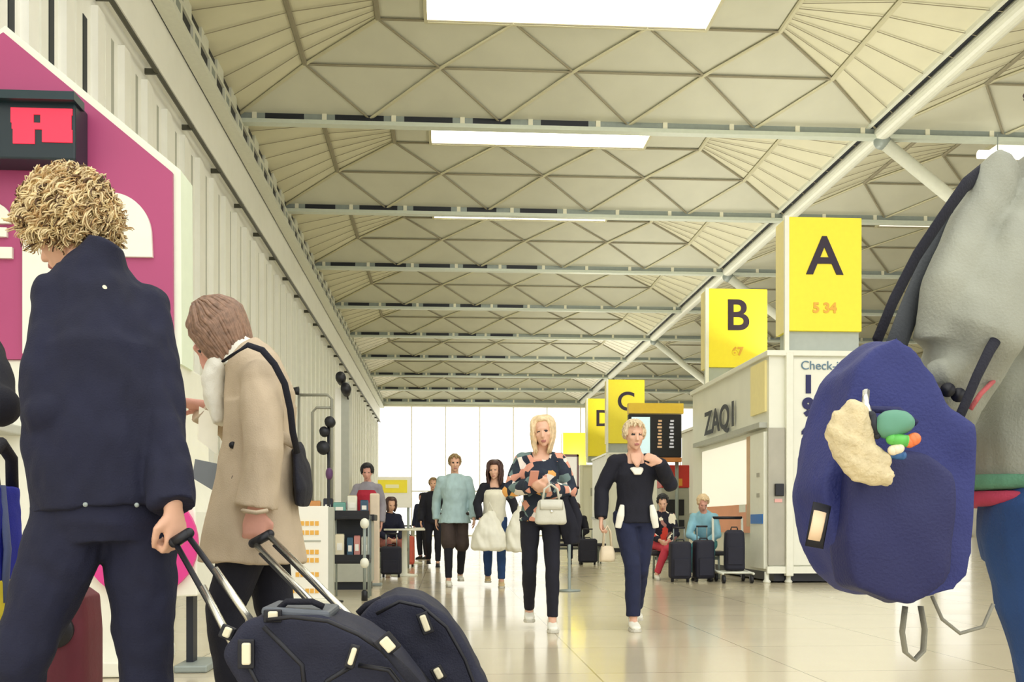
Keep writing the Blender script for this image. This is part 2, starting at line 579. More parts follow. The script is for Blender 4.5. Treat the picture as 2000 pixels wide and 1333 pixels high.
M_GREYW = mat('warm_grey_panel', (172, 168, 152), .35, .2, vary=.06, scale=5)
M_YEL = mat('yellow_sign', (255, 236, 48), .4, vary=.02)
M_PALEY = mat('pale_yellow_side', (252, 238, 168), .4, vary=.02)
M_SIGNTXT = mat('sign_lettering', (40, 22, 44), .5, vary=0)
M_ORTXT = mat('faint_orange_lettering', (236, 178, 60), .5, vary=0)
M_NAVYTXT = mat('navy_lettering', (24, 26, 88), .5, vary=0)
M_BLACK = mat('black_plastic', (20, 21, 30), .45, vary=.05)
M_CHROME = mat('chrome', (214, 212, 200), .22, .9, vary=.04)
M_SKYL = mat('skylight_glazing', (255, 252, 236), .3, vary=0, emit=6.0)
M_TUBE = mat('lamp_tube', (255, 252, 240), .3, vary=0, emit=1.8)

def floor_material():
    m = bpy.data.materials.new('polished_floor'); m.use_nodes = True
    nt = m.node_tree; b = nt.nodes['Principled BSDF']
    tc = nt.nodes.new('ShaderNodeTexCoord')
    mp = nt.nodes.new('ShaderNodeMapping'); mp.inputs['Rotation'].default_value = (0, 0, 0)
    mp.inputs['Location'].default_value = (.35, .2, 0)
    nt.links.new(tc.outputs['Object'], mp.inputs['Vector'])
    br = nt.nodes.new('ShaderNodeTexBrick'); br.offset = 0.0
    br.inputs['Scale'].default_value = 1.0
    br.inputs['Brick Width'].default_value = 1.2; br.inputs['Row Height'].default_value = 1.2
    br.inputs['Mortar Size'].default_value = .006; br.inputs['Mortar Smooth'].default_value = .3
    br.inputs['Color1'].default_value = (*s2l((212, 201, 174)), 1)
    br.inputs['Color2'].default_value = (*s2l((207, 196, 169)), 1)
    br.inputs['Mortar'].default_value = (*s2l((150, 138, 112)), 1)
    nt.links.new(mp.outputs['Vector'], br.inputs['Vector'])
    n = nt.nodes.new('ShaderNodeTexNoise'); n.inputs['Scale'].default_value = 90; n.inputs['Detail'].default_value = 3
    nt.links.new(tc.outputs['Object'], n.inputs['Vector'])
    mx = nt.nodes.new('ShaderNodeMix'); mx.data_type = 'RGBA'; mx.blend_type = 'OVERLAY'
    mx.inputs[0].default_value = .12
    nt.links.new(br.outputs['Color'], mx.inputs[6]); nt.links.new(n.outputs['Color'], mx.inputs[7])
    nt.links.new(mx.outputs[2], b.inputs['Base Color'])
    n2 = nt.nodes.new('ShaderNodeTexNoise'); n2.inputs['Scale'].default_value = 1.3
    nt.links.new(tc.outputs['Object'], n2.inputs['Vector'])
    mr = nt.nodes.new('ShaderNodeMapRange'); mr.inputs[3].default_value = .15; mr.inputs[4].default_value = .26
    nt.links.new(n2.outputs['Fac'], mr.inputs[0]); nt.links.new(mr.outputs[0], b.inputs['Roughness'])
    b.inputs['Coat Weight'].default_value = .3; b.inputs['Coat Roughness'].default_value = .09
    return m

# ------------------------------------------------------------------ shell
XW = -4.36; XB = 8.79; XR = 35.1; ZC = 8.85; Y0 = 20.3; SP = 5.7; YE = Y0 + 8 * SP + .35
fl = MB().box2((-9, -9, -.2), (XR, YE + .2, 0)).build('floor', floor_material()); struct(fl)
ap = MB().box2((-60, YE + .25, -.35), (90, 160, -.05)).build('ground', mat('apron_concrete', (196, 192, 178), .9, vary=.1, scale=.3)); struct(ap)

# left wall with cladding ribs, dark slots near, lighter grooves farther on
w = MB()
w.box2((XW - .3, -1.0, 0), (XW, YE, 9.6))
y = 3.6; k = 0
while y < YE - .5:
    w.box2((XW, y - .13, 0), (XW + .09, y + .13, 7.25))
    w.box2((XW, y + .35, 0), (XW + .03, y + .55, 7.25))
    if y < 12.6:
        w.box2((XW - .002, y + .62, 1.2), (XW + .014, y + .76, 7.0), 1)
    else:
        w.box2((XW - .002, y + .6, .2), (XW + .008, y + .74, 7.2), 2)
    y += 1.05; k += 1
w.box2((XW, -3, 7.55), (XW + .16, YE, 8.35))
wl = w.build('wall_left', [M_WALL, M_GROOVE, M_GREY]); struct(wl)
# dark rail along the wall with brackets
t = MB()
t.tube([(XW + .17, -3, 7.44), (XW + .17, YE, 7.44)], .035, V((1, 0, 0)), 8)
y = 0.5
while y < YE:
    t.box2((XW, y - .02, 7.4), (XW + .19, y + .02, 7.48)); y += 2.1
struct(t.build('trim_1', mat('rail_dark', (74, 74, 62), .5, vary=.05)))
# lattice girder along the wall head: dark web plate with two staggered rows of white stiffeners
g = MB()
gx = XW + .3
g.box2((gx - .12, -1, 8.38), (gx + .08, YE, 9.0), 1)
g.box2((gx - .12, -1, 8.34), (gx + .13, YE, 8.42))
g.box2((gx - .12, -1, 8.655), (gx + .12, YE, 8.715))
g.box2((gx - .12, -1, 8.93), (gx + .13, YE, 9.02))
y = 0.2
while y < YE - 1.2:
    g.box2((gx, y, 8.42), (gx + .125, y + .5, 8.66))
    g.box2((gx, y + .55, 8.7), (gx + .125, y + 1.05, 8.94))
    g.box2((gx, y + .12, 8.47), (gx + .128, y + .38, 8.6), 2)
    y += 1.15
struct(g.build('trim_2', [M_STEEL, M_DARK, M_GREYST]))
struct(MB().box2((XR - .05, -9, 0), (XR + .25, YE, 9.75)).build('added_wall_right', mat('added_wall_grey', (168, 164, 150), .7, vary=.04)))  # wall added to close the open right side and darken those roof bays
# long white tube beam on the right with its dark gap
g = MB()
g.tube([(XB + .04, -6, ZC - .06), (XB + .04, YE, ZC - .06)], .16, V((1, 0, 0)), 18)
g.box2((XB - .2, -6, ZC + .03), (XB - .1, YE, ZC + .15), 1)
g.box2((XB - .28, -6, ZC + .02), (XB - .2, YE, ZC + .2))
g.tube([(XB + .34, -6, ZC + .1), (XB + .34, YE, ZC + .1)], .05, V((1, 0, 0)), 10)
struct(g.build('trim_3', [M_STEEL, M_DARK]))
# cross beams
cb = MB()
L = XR - XW - .3
cb.box2((0, -.09, .06), (L, .09, .14))
cb.box2((0, -.05, -.1), (L, .05, .08), 1)
cb.box2((0, -.1, -.17), (L, .1, -.09), 2)
x = .55; k = 0
while x < 6.2:
    cb.box2((x, -.055, -.075), (x + (.95 if k % 3 else .75), -.051, .035), 3)
    x += 1.35; k += 1
x = .3
while x < L:
    cb.box2((x, -.075, -.1), (x + .09, .075, .07), 0); x += 1.35
cbm = cb.mesh('cross_beam', [M_CREAM, M_GREYST, mat('pale_green_steel', (206, 214, 200), .4, vary=.03), M_DARK])
for i in range(-2, 9):
    o = link('trim_%d' % (i + 6), cbm); o.location = (XW + .3, Y0 + i * SP, ZC); struct(o)
    if i == 8:
        o.scale = (1, 1, 1.6)

# coffered roof bays
def bay_mesh(x0, x1, endmat):
    W = x1 - x0
    rows = [(0, 0, 0, 6), (1.4, 1.5, .42, 5), (2.6, 2.9, .70, 4)]
    near = [(3.75, 2.9, .70, 4), (4.75, 1.5, .42, 5), (SP, 0, 0, 6)]
    pan, rib = MB(), MB()
    def node(r, i):
        t_, ins, z, n = r
        return V((ins + (W - 2 * ins) * i / (n - 1), -t_, z))
    def ribt(a, b, r=.04, mi=0):
        a = a + V((0, 0, -.035)); b = b + V((0, 0, -.035))
        rib.tube([a, b], [(r, r * .6)] * 2, V((0, 0, 1)).cross(b - a), 6, mi)
    for A, B, flip in ((rows[0], rows[1], 0), (rows[1], rows[2], 0), (near[0], near[1], 1), (near[1], near[2], 1)):
        wide, nar = (A, B) if not flip else (B, A)
        n = nar[3]
        for i in range(wide[3] - 1):
            a, b, c = node(wide, i), node(wide, i + 1), node(nar, min(i, n - 1))
            pan.add([a, b, c], [(0, 1, 2)])
            if i < n - 1:
                pan.add([node(nar, i), node(wide, i + 1), node(nar, i + 1)], [(0, 1, 2)])
                ribt(node(nar, i), node(nar, i + 1), .03, 1)
            m_ = (a + b) / 2
            ribt(a, c); ribt(b, c, .026, 1)
    # crown
    a, b = node(rows[2], 0), node(rows[2], 3); c, d = node(near[0], 3), node(near[0], 0)
    sx0, sx1 = .30 * W, .70 * W
    sx0, sx1 = 3.75, W - 4.25
    for xa, xb in ((a.x, sx0), (sx1, b.x)):
        pan.add([(xa, a.y, .7), (xb, a.y, .7), (xb, c.y, .7), (xa, c.y, .7)], [(0, 1, 2, 3)])
    # end slopes
    for sgn in (0, 1):
        f = (lambda r: node(r, 0)) if sgn == 0 else (lambda r: node(r, r[3] - 1))
        for A, B, C_, D_ in ((rows[0], rows[1], near[1], near[2]), (rows[1], rows[2], near[0], near[1])):
            pan.add([f(A), f(B), f(C_), f(D_)], [(0, 1, 2, 3)], 1)
        ribt(f(rows[1]), f(near[1]), .05, 0 if sgn else 1); ribt(f(rows[2]), f(near[0]), .05, 0 if sgn else 1)
        for q in range(1, 7):
            u = q / 7.0
            p0 = f(rows[0]).lerp(f(near[2]), u); p1 = f(rows[1]).lerp(f(near[1]), u); p2 = f(rows[2]).lerp(f(near[0]), u)
            ribt(p0, p1, .01, 1); ribt(p1, p2, .01, 1)
    # shell thickness: a lid above
    sk = MB().box2((sx0, c.y, .68), (sx1, a.y, .72))
    fr = MB()
    for (xa, ya, xb, yb) in ((sx0 - .05, a.y, sx1 + .05, a.y + .06), (sx0 - .05, c.y - .06, sx1 + .05, c.y), (sx0 - .06, c.y, sx0, a.y), (sx1, c.y, sx1 + .06, a.y)):
        fr.box2((xa, ya, .64), (xb, yb, .76))
    lid = [(0, .02, .02), (W, .02, .02), (W, -SP + .0, .02), (0, -SP, .02)]
    return pan.mesh('ceiling_bay', [M_PANEL, endmat], recalc=False), rib.mesh('ribs', [M_RIB, M_RIBD]), sk.mesh('skylight', M_SKYL), fr.mesh('skylight_frame', M_RIB)

M_ENDLIT = mat('end_panel_lit_white', (250, 248, 232), .7, vary=.02)  # far bays' end slopes: their skylit brightness is put into a whiter colour
P1 = bay_mesh(XW + .3, XB, M_ENDP); P1b = bay_mesh(XW + .3, XB, M_ENDLIT); P2 = bay_mesh(XB, XB + 13.15, M_ENDP)
P2S = P2[2].copy(); P2S.materials.clear(); P2S.materials.append(mat('dim_skylight', (250, 246, 226), .3, vary=0, emit=.9))
for col_, x0 in ((0, XW + .3), (1, XB), (2, XB + 13.15)):
    for i in range(-1, 9):
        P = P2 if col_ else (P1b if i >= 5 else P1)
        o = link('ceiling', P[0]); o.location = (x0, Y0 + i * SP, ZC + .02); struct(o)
        for nm, me in (('rib_lattice', P[1]), ('skylight', P[2] if col_ == 0 else P2S), ('skylight_frame', P[3])):
            link(nm, me, o)
# roof deck above keeps the sky out
struct(MB().box2((XW - .3, Y0 - 2 * SP, 9.75), (XR, YE, 9.9)).build('ceiling', M_PANEL))
# end wall: glazed, frosted daylight behind
def glazing():
    m = bpy.data.materials.new('frosted_glazing'); m.use_nodes = True
    nt = m.node_tree; out = nt.nodes['Material Output']; nt.nodes.remove(nt.nodes['Principled BSDF'])
    tr = nt.nodes.new('ShaderNodeBsdfTransparent'); tl = nt.nodes.new('ShaderNodeBsdfTranslucent')
    tl.inputs['Color'].default_value = (.95, .94, .88, 1)
    mx = nt.nodes.new('ShaderNodeMixShader'); mx.inputs[0].default_value = .35
    nt.links.new(tr.outputs[0], mx.inputs[1]); nt.links.new(tl.outputs[0], mx.inputs[2]); nt.links.new(mx.outputs[0], out.inputs[0])
    return m
e = MB().box2((XW, YE - .03, .25), (XR, YE + .03, 8.6)).build('window_1', glazing()); struct(e)
fr = MB()
x = XW
while x < XR:
    fr.box2((x - .025, YE - .05, 0), (x + .025, YE + .05, 8.6)); x += 2.19
for z in (.12, 3.0):
    fr.box2((XW, YE - .08, z - .035), (XR, YE + .08, z + .035))
link('window_frame', fr.mesh('window_frame', mat('window_frame_paint', (238, 235, 216), .5, vary=.02)), e)
struct(MB().box2((XW, YE - .2, 8.45), (XR, YE + .15, 9.7)).build('wall_end', M_CREAM))

# tree columns: trunk with sloping struts reaching the roof nodes
def tree_column(x, y, label):
    r = thing('roof_column', label, 'column', (x, y, 0), 0, 'roof columns with sloping struts')
    tk = MB()
    tk.lathe((0, 0, 0), [(.34, 0), (.34, .25), (.27, .3), (.25, 3.6), (.3, 3.7), (.3, 3.95), (.1, 4.05)], 20)
    tk.build('trunk', M_STEEL, r, True)
    for sx in (-1, 1):
        st = MB()
        st.tube([(sx * .15, 0, 3.75), (sx * 6.5, 0, ZC - .2)], .13, None, 14)
        st.build('strut', M_STEEL, r, True)
        kn = MB().ball((sx * 6.5, 0, ZC - .2), .17).build('node', M_GREYST, r, True)
TL = ['white roof strut running down from the beam just left of the grey hoodie', 'white roof strut between the yellow A and B signs', 'white roof strut seen left of the yellow B sign', 'farthest white roof strut, above the yellow C sign']
for q, i in enumerate((0, 2, 4, 6)):
    tree_column(XB + 6.575, Y0 + i * SP, TL[q])
# strip lamps hung under the right-hand bays
for i in range(0, 1):
    r = thing('strip_light', ['white tube lamp hanging under the roof beam above the grey hoodie', 'white tube lamp behind the nearest hanging tube lamp', 'white tube lamp farthest back beside the yellow letter signs'][i], 'lamp', (11.6, Y0 + i * SP - .35, ZC - .55))
    MB().tube([(-.9, 0, 0), (3.4, 0, 0)], .085, V((0, 1, 0)), 14).build('tube', M_TUBE, r, True)
    for x in (-.5, 3.0):
        MB().tube([(x, 0, .08), (x, 0, .42)], .012, V((1, 0, 0)), 6).build('hanger', M_GREYST, r)

# ------------------------------------------------------------------ camera and light
cam = bpy.data.cameras.new('camera'); cam.lens = 36.0; cam.sensor_width = 36.0; cam.sensor_fit = 'HORIZONTAL'
cam.shift_y = (1025.0 - 666.5) / 2000.0
cam.clip_start = .05; cam.clip_end = 400
co = link('camera', cam); co.location = (0, 0, EYE); co.rotation_euler = (R(90), 0, -YAW)
SC.camera = co
wd = bpy.data.worlds.new('sky'); SC.world = wd; wd.use_nodes = True
bg = wd.node_tree.nodes['Background']; bg.inputs[0].default_value = (1.0, .99, .945, 1); bg.inputs[1].default_value = 1.7
vs = SC.view_settings
vs.view_transform = 'Standard'; vs.look = 'None'; vs.gamma = 1.0; vs.use_curve_mapping = False
vs.exposure = 0.2
TILT = 18
def add_roof_fill(x, y, z, e, sx, sy, tilt=0.0):  # added area lamps without fixtures, put in to brighten the roof from below
    l = bpy.data.lights.new('added_roof_fill', 'AREA'); l.shape = 'RECTANGLE'; l.size = sx; l.size_y = sy; l.energy = e; l.color = (1, .97, .88)
    o = link('added_roof_fill', l); o.location = (x, y, z); o.rotation_euler = (R(180), R(tilt), 0)
for y in (16.6, 22.5, 28, 33.5, 42.5, 47.5, 55):
    add_roof_fill(6.25, y, 3.7, 125, .9, 2.6, TILT)
# ------------------------------------------------------------------ right side: check-in desks, signs
M_WTOP = mat('desk_white', (238, 238, 222), .35, vary=.03, scale=2)
M_LIT = mat('poster_white', (252, 250, 236), .4, vary=.01)
M_PANELGLOW = mat('panel_added_glow', (252, 248, 230), .4, vary=.01, emit=.45)  # glow added to brighten the panel on the shaded desk side
M_PEACH = mat('peach_panel', (252, 176, 138), .5, vary=.05, scale=2)
M_BLUE = mat('blue_sign', (20, 116, 206), .4, vary=.02)
M_RED = mat('red_panel', (214, 58, 52), .4, vary=.04)
KX, KY0, KY1, KZ = 4.66, 14.55, 19.15, 3.33
r = thing('check_in_desk', 'tall white check-in desk block under the yellow A sign', 'desk', (KX, KY0, 0))
def rb(nm, a, b, m, par=None, bev=0.0, rr=None):
    rr = rr or r
    o0 = rr.location
    return MB().box2(V(a) - o0, V(b) - o0).build(nm, m, par or rr, bevel=bev)
rb('cabinet', (KX + .02, KY0 + .02, .16), (KX + 1.9, KY1, KZ), M_WTOP)
rb('plinth', (KX + .12, KY0 + .1, .02), (KX + 1.8, KY1 - .2, .16), M_BLACK)
rb('base_rail', (KX - .02, KY0 - .03, .14), (KX + 1.92, KY0 + .03, .24), M_WHITE)
rb('corner_post', (KX + .25, KY0 - .06, .1), (KX + .36, KY0 + .06, KZ + .02), M_WHITE, bev=.015)
rb('front_panel', (KX + .0, KY0 - .015, .26), (KX + .245, KY0 + .03, 2.25), M_GREYW)
rb('display_panel', (KX + .37, KY0 - .02, .26), (KX + 1.85, KY0 + .03, 3.25), M_WTOP)
sc_ = rb('card_reader', (KX + .09, KY0 - .06, 1.26), (KX + .22, KY0 - .01, 1.44), M_BLACK, bev=.01)
rb('label_strip', (KX + .09, KY0 - .03, 1.17), (KX + .2, KY0 - .01, 1.22), mat('pink_label', (236, 178, 170), .5, vary=0))
rb('cap_rail', (KX - .03, KY0 - .05, KZ - .04), (KX + 1.92, KY1 + .02, KZ + .04), M_WHITE, bev=.01)
# side wall fittings, face at x = KX
rb('yellow_panel', (KX - .012, KY0 + .12, 2.5), (KX + .02, KY0 + .82, KZ - .08), M_PALEY)
rb('ledge', (KX - .1, KY0 + .1, 2.26), (KX + .02, KY1 - .5, 2.34), M_GREY)
rb('window_panel', (KX - .03, KY0 + 1.0, 1.16), (KX + .02, KY1 - .9, 2.16), M_PANELGLOW)
rb('lower_panel', (KX - .018, KY0 + .82, .72), (KX + .02, KY1 - 1.2, 1.16), M_PEACH)
rb('panel_edge', (KX - .02, KY0 + .83, .82), (KX + .02, KY0 + 1.0, 2.2), mat('tan_edge', (222, 188, 148), .5, vary=.04))
rb('notice', (KX - .02, KY0 + 1.05, 1.04), (KX + .02, KY0 + 1.4, 1.17), M_LIT)
pil = rb('side_pillar', (KX - .05, KY0 + .05, .2), (KX + .02, KY0 + .72, 2.2), M_WHITE, bev=.01)
MB().box2((-.06, .08, .86), (-.045, .66, 1.0)).build('blue_sign', M_BLUE, r)
for zz in (1.25, 1.55):
    MB().box2((-.06, .24, zz), (-.045, .36, zz + .06)).build('socket_plate', M_GREYW, r)
for xx in (.0, .32, 1.5):
    MB().lathe((xx, .06, 0), [(.05, 0), (.06, .02), (.035, .05), (.035, .16)], 14).build('foot', M_WHITE, r, True)
text_mesh('side_lettering', 'ZAQ1', .56, mat('soft_black_lettering', (52, 56, 66), .5, vary=0), r, face_M(V((-.025, 2.55, 2.62)), (0, -1, 0), (0, 0, 1)), .004, .012, 1.35)
text_mesh('desk_heading', 'Check-in', .18, mat('blue_grey_lettering', (96, 128, 150), .5, vary=0), r, face_M(V((.8, -.03, 3.15)), (1, 0, 0), (0, 0, 1)), .004)
for ch, zz in (('1', 2.87), ('9', 2.54), ('4', 2.2)):
    text_mesh('desk_number', ch, .33, M_NAVYTXT, r, face_M(V((.585, -.03, zz)), (1, 0, 0), (0, 0, 1)), .004, .022)

def letter_sign(ch, x, y, z0, z1, wd_, dp, label, sub=None, base=.3, lsize=.78, m=M_SIGNTXT):
    s = thing('letter_sign', label, 'sign', (x, y, z0), 0, 'yellow letter signs over the check-in desks')
    h = z1 - z0
    MB().box2((0, 0, base), (wd_, dp, h)).build('panel', M_YEL, s, bevel=.008)
    MB().box2((-.012, .05, base), (.0, dp - .02, h - .02)).build('side_panel', M_PALEY, s)
    MB().box2((.04, .06, 0), (wd_ - .02, dp - .06, base)).build('base', mat('sign_base_grey', (176, 184, 176), .4, vary=.03), s)
    MB().box2((-.045, -.03, 0), (.022, .03, h + .01)).build('edge_post', M_WHITE, s, bevel=.008)
    if ch:
        text_mesh('letter', ch, lsize, m, s, face_M(V((wd_ * .5, -.006, base + (h - base) * .645)), (1, 0, 0), (0, 0, 1)), .006, .012)
    if sub:
        text_mesh('row_numbers', sub, .2, M_ORTXT, s, face_M(V((wd_ * .5, -.006, base + (h - base) * .2)), (1, 0, 0), (0, 0, 1)), .004, .008)
    return s
letter_sign('A', 4.96, KY0 + .05, KZ + .04, 5.33, 1.11, .5, 'large yellow hanging sign with a black letter A', '5 34')
# second desk block with its sign behind
def desk_block(x, y, L, w_, z, label, front=M_WTOP):
    s = thing('check_in_desk', label, 'desk', (x, y, 0), 0, 'white check-in desk blocks')
    MB().box2((0, 0, .12), (w_, L, z)).build('cabinet', M_WTOP, s, bevel=.01)
    MB().box2((.08, .08, 0), (w_ - .08, L - .08, .12)).build('plinth', M_BLACK, s)
    MB().box2((-.05, -.05, 0), (.06, .06, z + .03)).build('corner_post', M_WHITE, s, bevel=.01)
    MB().box2((-.03, -.03, z), (w_ + .03, L + .03, z + .06)).build('cap_rail', M_WHITE, s)
    MB().box2((.3, -.02, .3), (w_ - .1, .0, z - .5)).build('front_panel', front, s)
    MB().box2((.35, -.035, 1.9), (.7, -.02, 2.2)).build('notice', M_GREY, s)
    MB().box2((-.08, .15, 1.02), (.0, L - .2, 1.1)).build('shelf', M_GREY, s)
    return s
desk_block(5.6, 20.6, 3.4, 1.7, 3.0, 'white check-in desk block hidden behind the nearest desk, under the B sign')
letter_sign('B', 4.715, 18.2, KZ + .04, 5.11, 1.1, .45, 'yellow sign with a dark letter B standing behind sign A', '67', .32)
desk_block(4.96, 31.2, 3.2, 1.7, 3.0, 'pale check-in desk block under the yellow C sign')
letter_sign('C', 4.96, 31.15, 3.06, 5.3, 1.15, .5, 'yellow sign with a dark letter C above the departures screen', None, .28, .8)
desk_block(5.0, 37.6, 3.0, 1.7, 3.0, 'white check-in desk block under the yellow D sign')
letter_sign('D', 5.0, 35.9, 3.06, 5.3, 1.15, .5, 'yellow sign with a dark letter D partly behind sign C', None, .2, .8)
desk_block(5.65, 51, 3.0, 1.7, 2.9, 'farthest white check-in desk block, below the small plain yellow sign')
letter_sign(None, 5.6, 48.8, 2.96, 5.25, 1.15, .5, 'smallest and farthest yellow sign behind the woman in floral top', None, .3, .7, M_ORTXT)

# departures screen on its frame
p = FL(1228, 22.0)
s = thing('departures_screen', 'black departures screen with yellow header behind the woman in black cardigan', 'screen', p)
SW = 1.15
MB().box2((0, 0, 2.3), (SW, .16, 3.22)).build('screen_case', M_BLACK, s, bevel=.012)
MB().box2((0, -.02, 3.24), (SW + .04, .2, 3.46)).build('header', mat('amber_header', (255, 214, 66), .4, vary=.03), s)
MB().box2((.06, -.012, 2.36), (.46, .0, 3.16)).build('advert_panel', mat('pale_blue_screen', (206, 234, 240), .3, vary=.02, emit=.5), s)
for k, (xa, xb, c) in enumerate(((.62, .72, (196, 160, 120)), (.88, .98, (184, 184, 190)))):
    for j in range(9):
        MB().box2((xa + .012 * (j % 3), -.012, 2.5 + j * .07), (xb - .01 * (j % 2), -.002, 2.54 + j * .07)).build('text_row', mat('row_%s' % ('tan' if k == 0 else 'grey'), c, .4, vary=0, emit=.5), s)
MB().box2((0, -.02, 2.2), (SW, .16, 2.29)).build('lower_trim', mat('orange_trim', (214, 140, 76), .4, vary=.03), s)
for xx in (.08, SW - .08):
    MB().tube([(xx, .1, 0), (xx, .1, 2.25)], .04, V((1, 0, 0)), 12).build('leg', M_GREYST, s, True)
p = FL(1292, 22.6)
s = thing('ticket_machine', 'red and grey ticket machine under the departures screen', 'machine', p)
MB().box2((0, 0, 0), (.62, .5, 1.66)).build('body', M_GREY, s, bevel=.02)
MB().box2((0, -.02, 1.66), (.62, .5, 2.16)).build('head_panel', M_RED, s, bevel=.015)
MB().box2((.32, -.03, 1.7), (.46, -.02, 1.86)).build('emblem', mat('amber_mark', (240, 170, 70), .5, vary=0), s)
MB().box2((.1, -.03, 1.05), (.5, -.0, 1.4)).build('display', M_BLACK, s)
MB().box2((.1, -.05, .8), (.5, .0, .95)).build('tray', M_DARK, s)

# ------------------------------------------------------------------ left side: magenta kiosk
M_MAG = mat('magenta_panel', (176, 70, 118), .45, vary=.05, scale=1.5)
M_PINK = mat('pink_disc', (222, 56, 142), .4, vary=.03)
M_MINT = mat('mint_white_edge', (232, 244, 220), .4, vary=.02)
KD = 5.7
k0 = FL(-150, KD)
def kp(px, py, dd=0.0):
    """local x,z on the kiosk front plane"""
    q = PT(px, py, KD)
    return (q.x - k0.x, q.z)
kz = thing('check_in_kiosk', 'tall magenta kiosk with gabled top and white lettering on the left', 'kiosk', k0)
poly = [kp(-300, 700), kp(-300, 270), kp(2, 58), kp(328, 326), kp(330, 700)]
def kprism(nm, poly, y0, y1, m, par=None, bev=0):
    mb = MB().prism([(a, b) for a, b in poly], (0, y0, 0), (1, 0, 0), (0, 0, 1), (0, y1 - y0, 0))
    return mb.build(nm, m, par or kz, bevel=bev)
kprism('gable_panel', poly, 0, .22, M_MAG)
outer = [kp(-312, 705), kp(-312, 258), kp(2, 40), kp(342, 318), kp(344, 705)]
kprism('edge_trim', outer, .03, .3, M_MINT)
kprism('cabinet', [kp(-290, 1300), kp(-290, 700), kp(338, 700), kp(345, 905), kp(372, 1000), kp(376, 1168), kp(255, 1172), kp(255, 1300)], .02, .7, M_WHITE, None, .01)
kprism('base_plate', [kp(-300, 1322), kp(-300, 1292), kp(262, 1292), kp(262, 1322)], -.12, .8, M_WHITE, None, .01)
cx_, cz_ = kp(268, 1062)
disc = [(cx_ + .315 * math.cos(a), cz_ + .31 * math.sin(a)) for a in [2 * PI * q / 40 for q in range(40)]]
kprism('pink_disc', disc, -.02, .019, M_PINK)
kprism('support_leg', [kp(338, 1318), kp(338, 1160), kp(352, 1160), kp(352, 1318)], .2, .3, M_DARK)
kprism('leg_foot', [kp(325, 1323), kp(325, 1308), kp(392, 1308), kp(392, 1323)], .05, .45, M_GREYST, None, .01)
kprism('counter_top', [kp(-300, 850), kp(-300, 832), kp(40, 832), kp(40, 850)], -.32, .02, M_GREY, None, .008)
# white arch emblem and letters on the magenta panel
def arc(px, py, rx, ry, a0, a1, n=12):
    return [kp(px + rx * math.cos(R(a0 + (a1 - a0) * q / n)), py - ry * math.sin(R(a0 + (a1 - a0) * q / n))) for q in range(n + 1)]
kprism('arch_emblem', [kp(42, 690), kp(42, 470)] + arc(130, 470, 88, 108, 180, 90) + arc(212, 455, 78, 84, 90, 0) + [kp(292, 497), kp(150, 497), kp(80, 560), kp(80, 690)], -.025, -.001, M_WHITE)
kprism('letter_mark', [kp(-60, 428)] + arc(-22, 428, 42, 34, 180, 0) + [kp(20, 436), kp(-8, 436)] + arc(-22, 432, 16, 14, 0, 180), -.025, -.001, M_WHITE)
kprism('letter_bar', [kp(-60, 462), kp(-60, 444), kp(12, 444), kp(12, 462)], -.025, -.001, M_WHITE)
kprism('letter_bar', [kp(-60, 504), kp(-60, 482), kp(22, 482), kp(22, 504)], -.025, -.001, M_WHITE)
# red figure display, a box fixed to the kiosk
lb = kprism('number_display', [kp(-180, 330), kp(-180, 214), kp(165, 214), kp(165, 330)], -.2, -.0, mat('display_case', (22, 40, 48), .4, vary=.05), None, .01)
kprism('display_hood', [kp(-180, 224), kp(-180, 208), kp(170, 208), kp(170, 224)], -.26, -.1, mat('display_hood', (18, 46, 52), .4, vary=.05))
M_LED = mat('red_figures', (255, 40, 66), .4, vary=0, emit=.85)
def led(pxs):
    for a, b, c, d in pxs:
        kprism('red_figure', [kp(a, d), kp(a, b), kp(c, b), kp(c, d)], -.206, -.199, M_LED)
led([(46, 234, 160, 246), (46, 246, 88, 262), (101, 246, 158, 262), (48, 262, 158, 274), (50, 274, 90, 302), (104, 274, 160, 298), (-40, 234, 10, 298), (-120, 234, -60, 298)])

# maroon case with a round grip, behind the man
p = PT(128, 1240, 4.3)
s = thing('suitcase', 'maroon suitcase with round black grip seen between the man\'s legs', 'suitcase', (p.x, p.y, 0))
sm = MB().tube([(0, 0, .05), (0, 0, .1), (0, 0, .4), (0, 0, .55), (0, 0, .585)], [(.1, .13), (.125, .16), (.125, .16), (.115, .15), (.08, .1)], V((1, 0, 0)), 24, squar=.5)
fin(organic(sm, .008, 3), 'shell', mat('maroon_fabric', (92, 22, 40), .6, vary=.1, bump=.15), s)
g_ = MB().tube([(.015, -.17, .42), (.015, -.135, .42)], [.07, .075], V((1, 0, 0)), 24).build('grip_ring', M_BLACK, s, True)
MB().tube([(.015, -.182, .41), (.015, -.16, .41)], [.028, .03], V((1, 0, 0)), 18).build('grip_button', mat('cream_button', (240, 206, 170), .5, vary=.03), g_, True)
MB().tube([(.015, -.18, .455), (.015, -.165, .455)], [(.045, .01), (.045, .01)], V((1, 0, 0)), 14).build('grip_plate', M_CHROME, g_, True)
for sx in (-.09, .09):
    MB().tube([(sx - .015, .0, .03), (sx + .015, .0, .03)], .03, V((0, 1, 0)), 14).build('wheel', M_BLACK, s, True)
MB().tube([(0.03, -.05, .58), (.03, -.05, .63), (.03, .05, .63), (.03, .05, .58)], .012, V((1, 0, 0)), 10).build('handle', M_BLACK, s, True)
MB().box((.06, -.1, .61), (.05, .01, .06), Euler((.3, .5, .3)).to_matrix()).build('luggage_tag', mat('orange_tag', (240, 178, 60), .5, vary=.03), s)

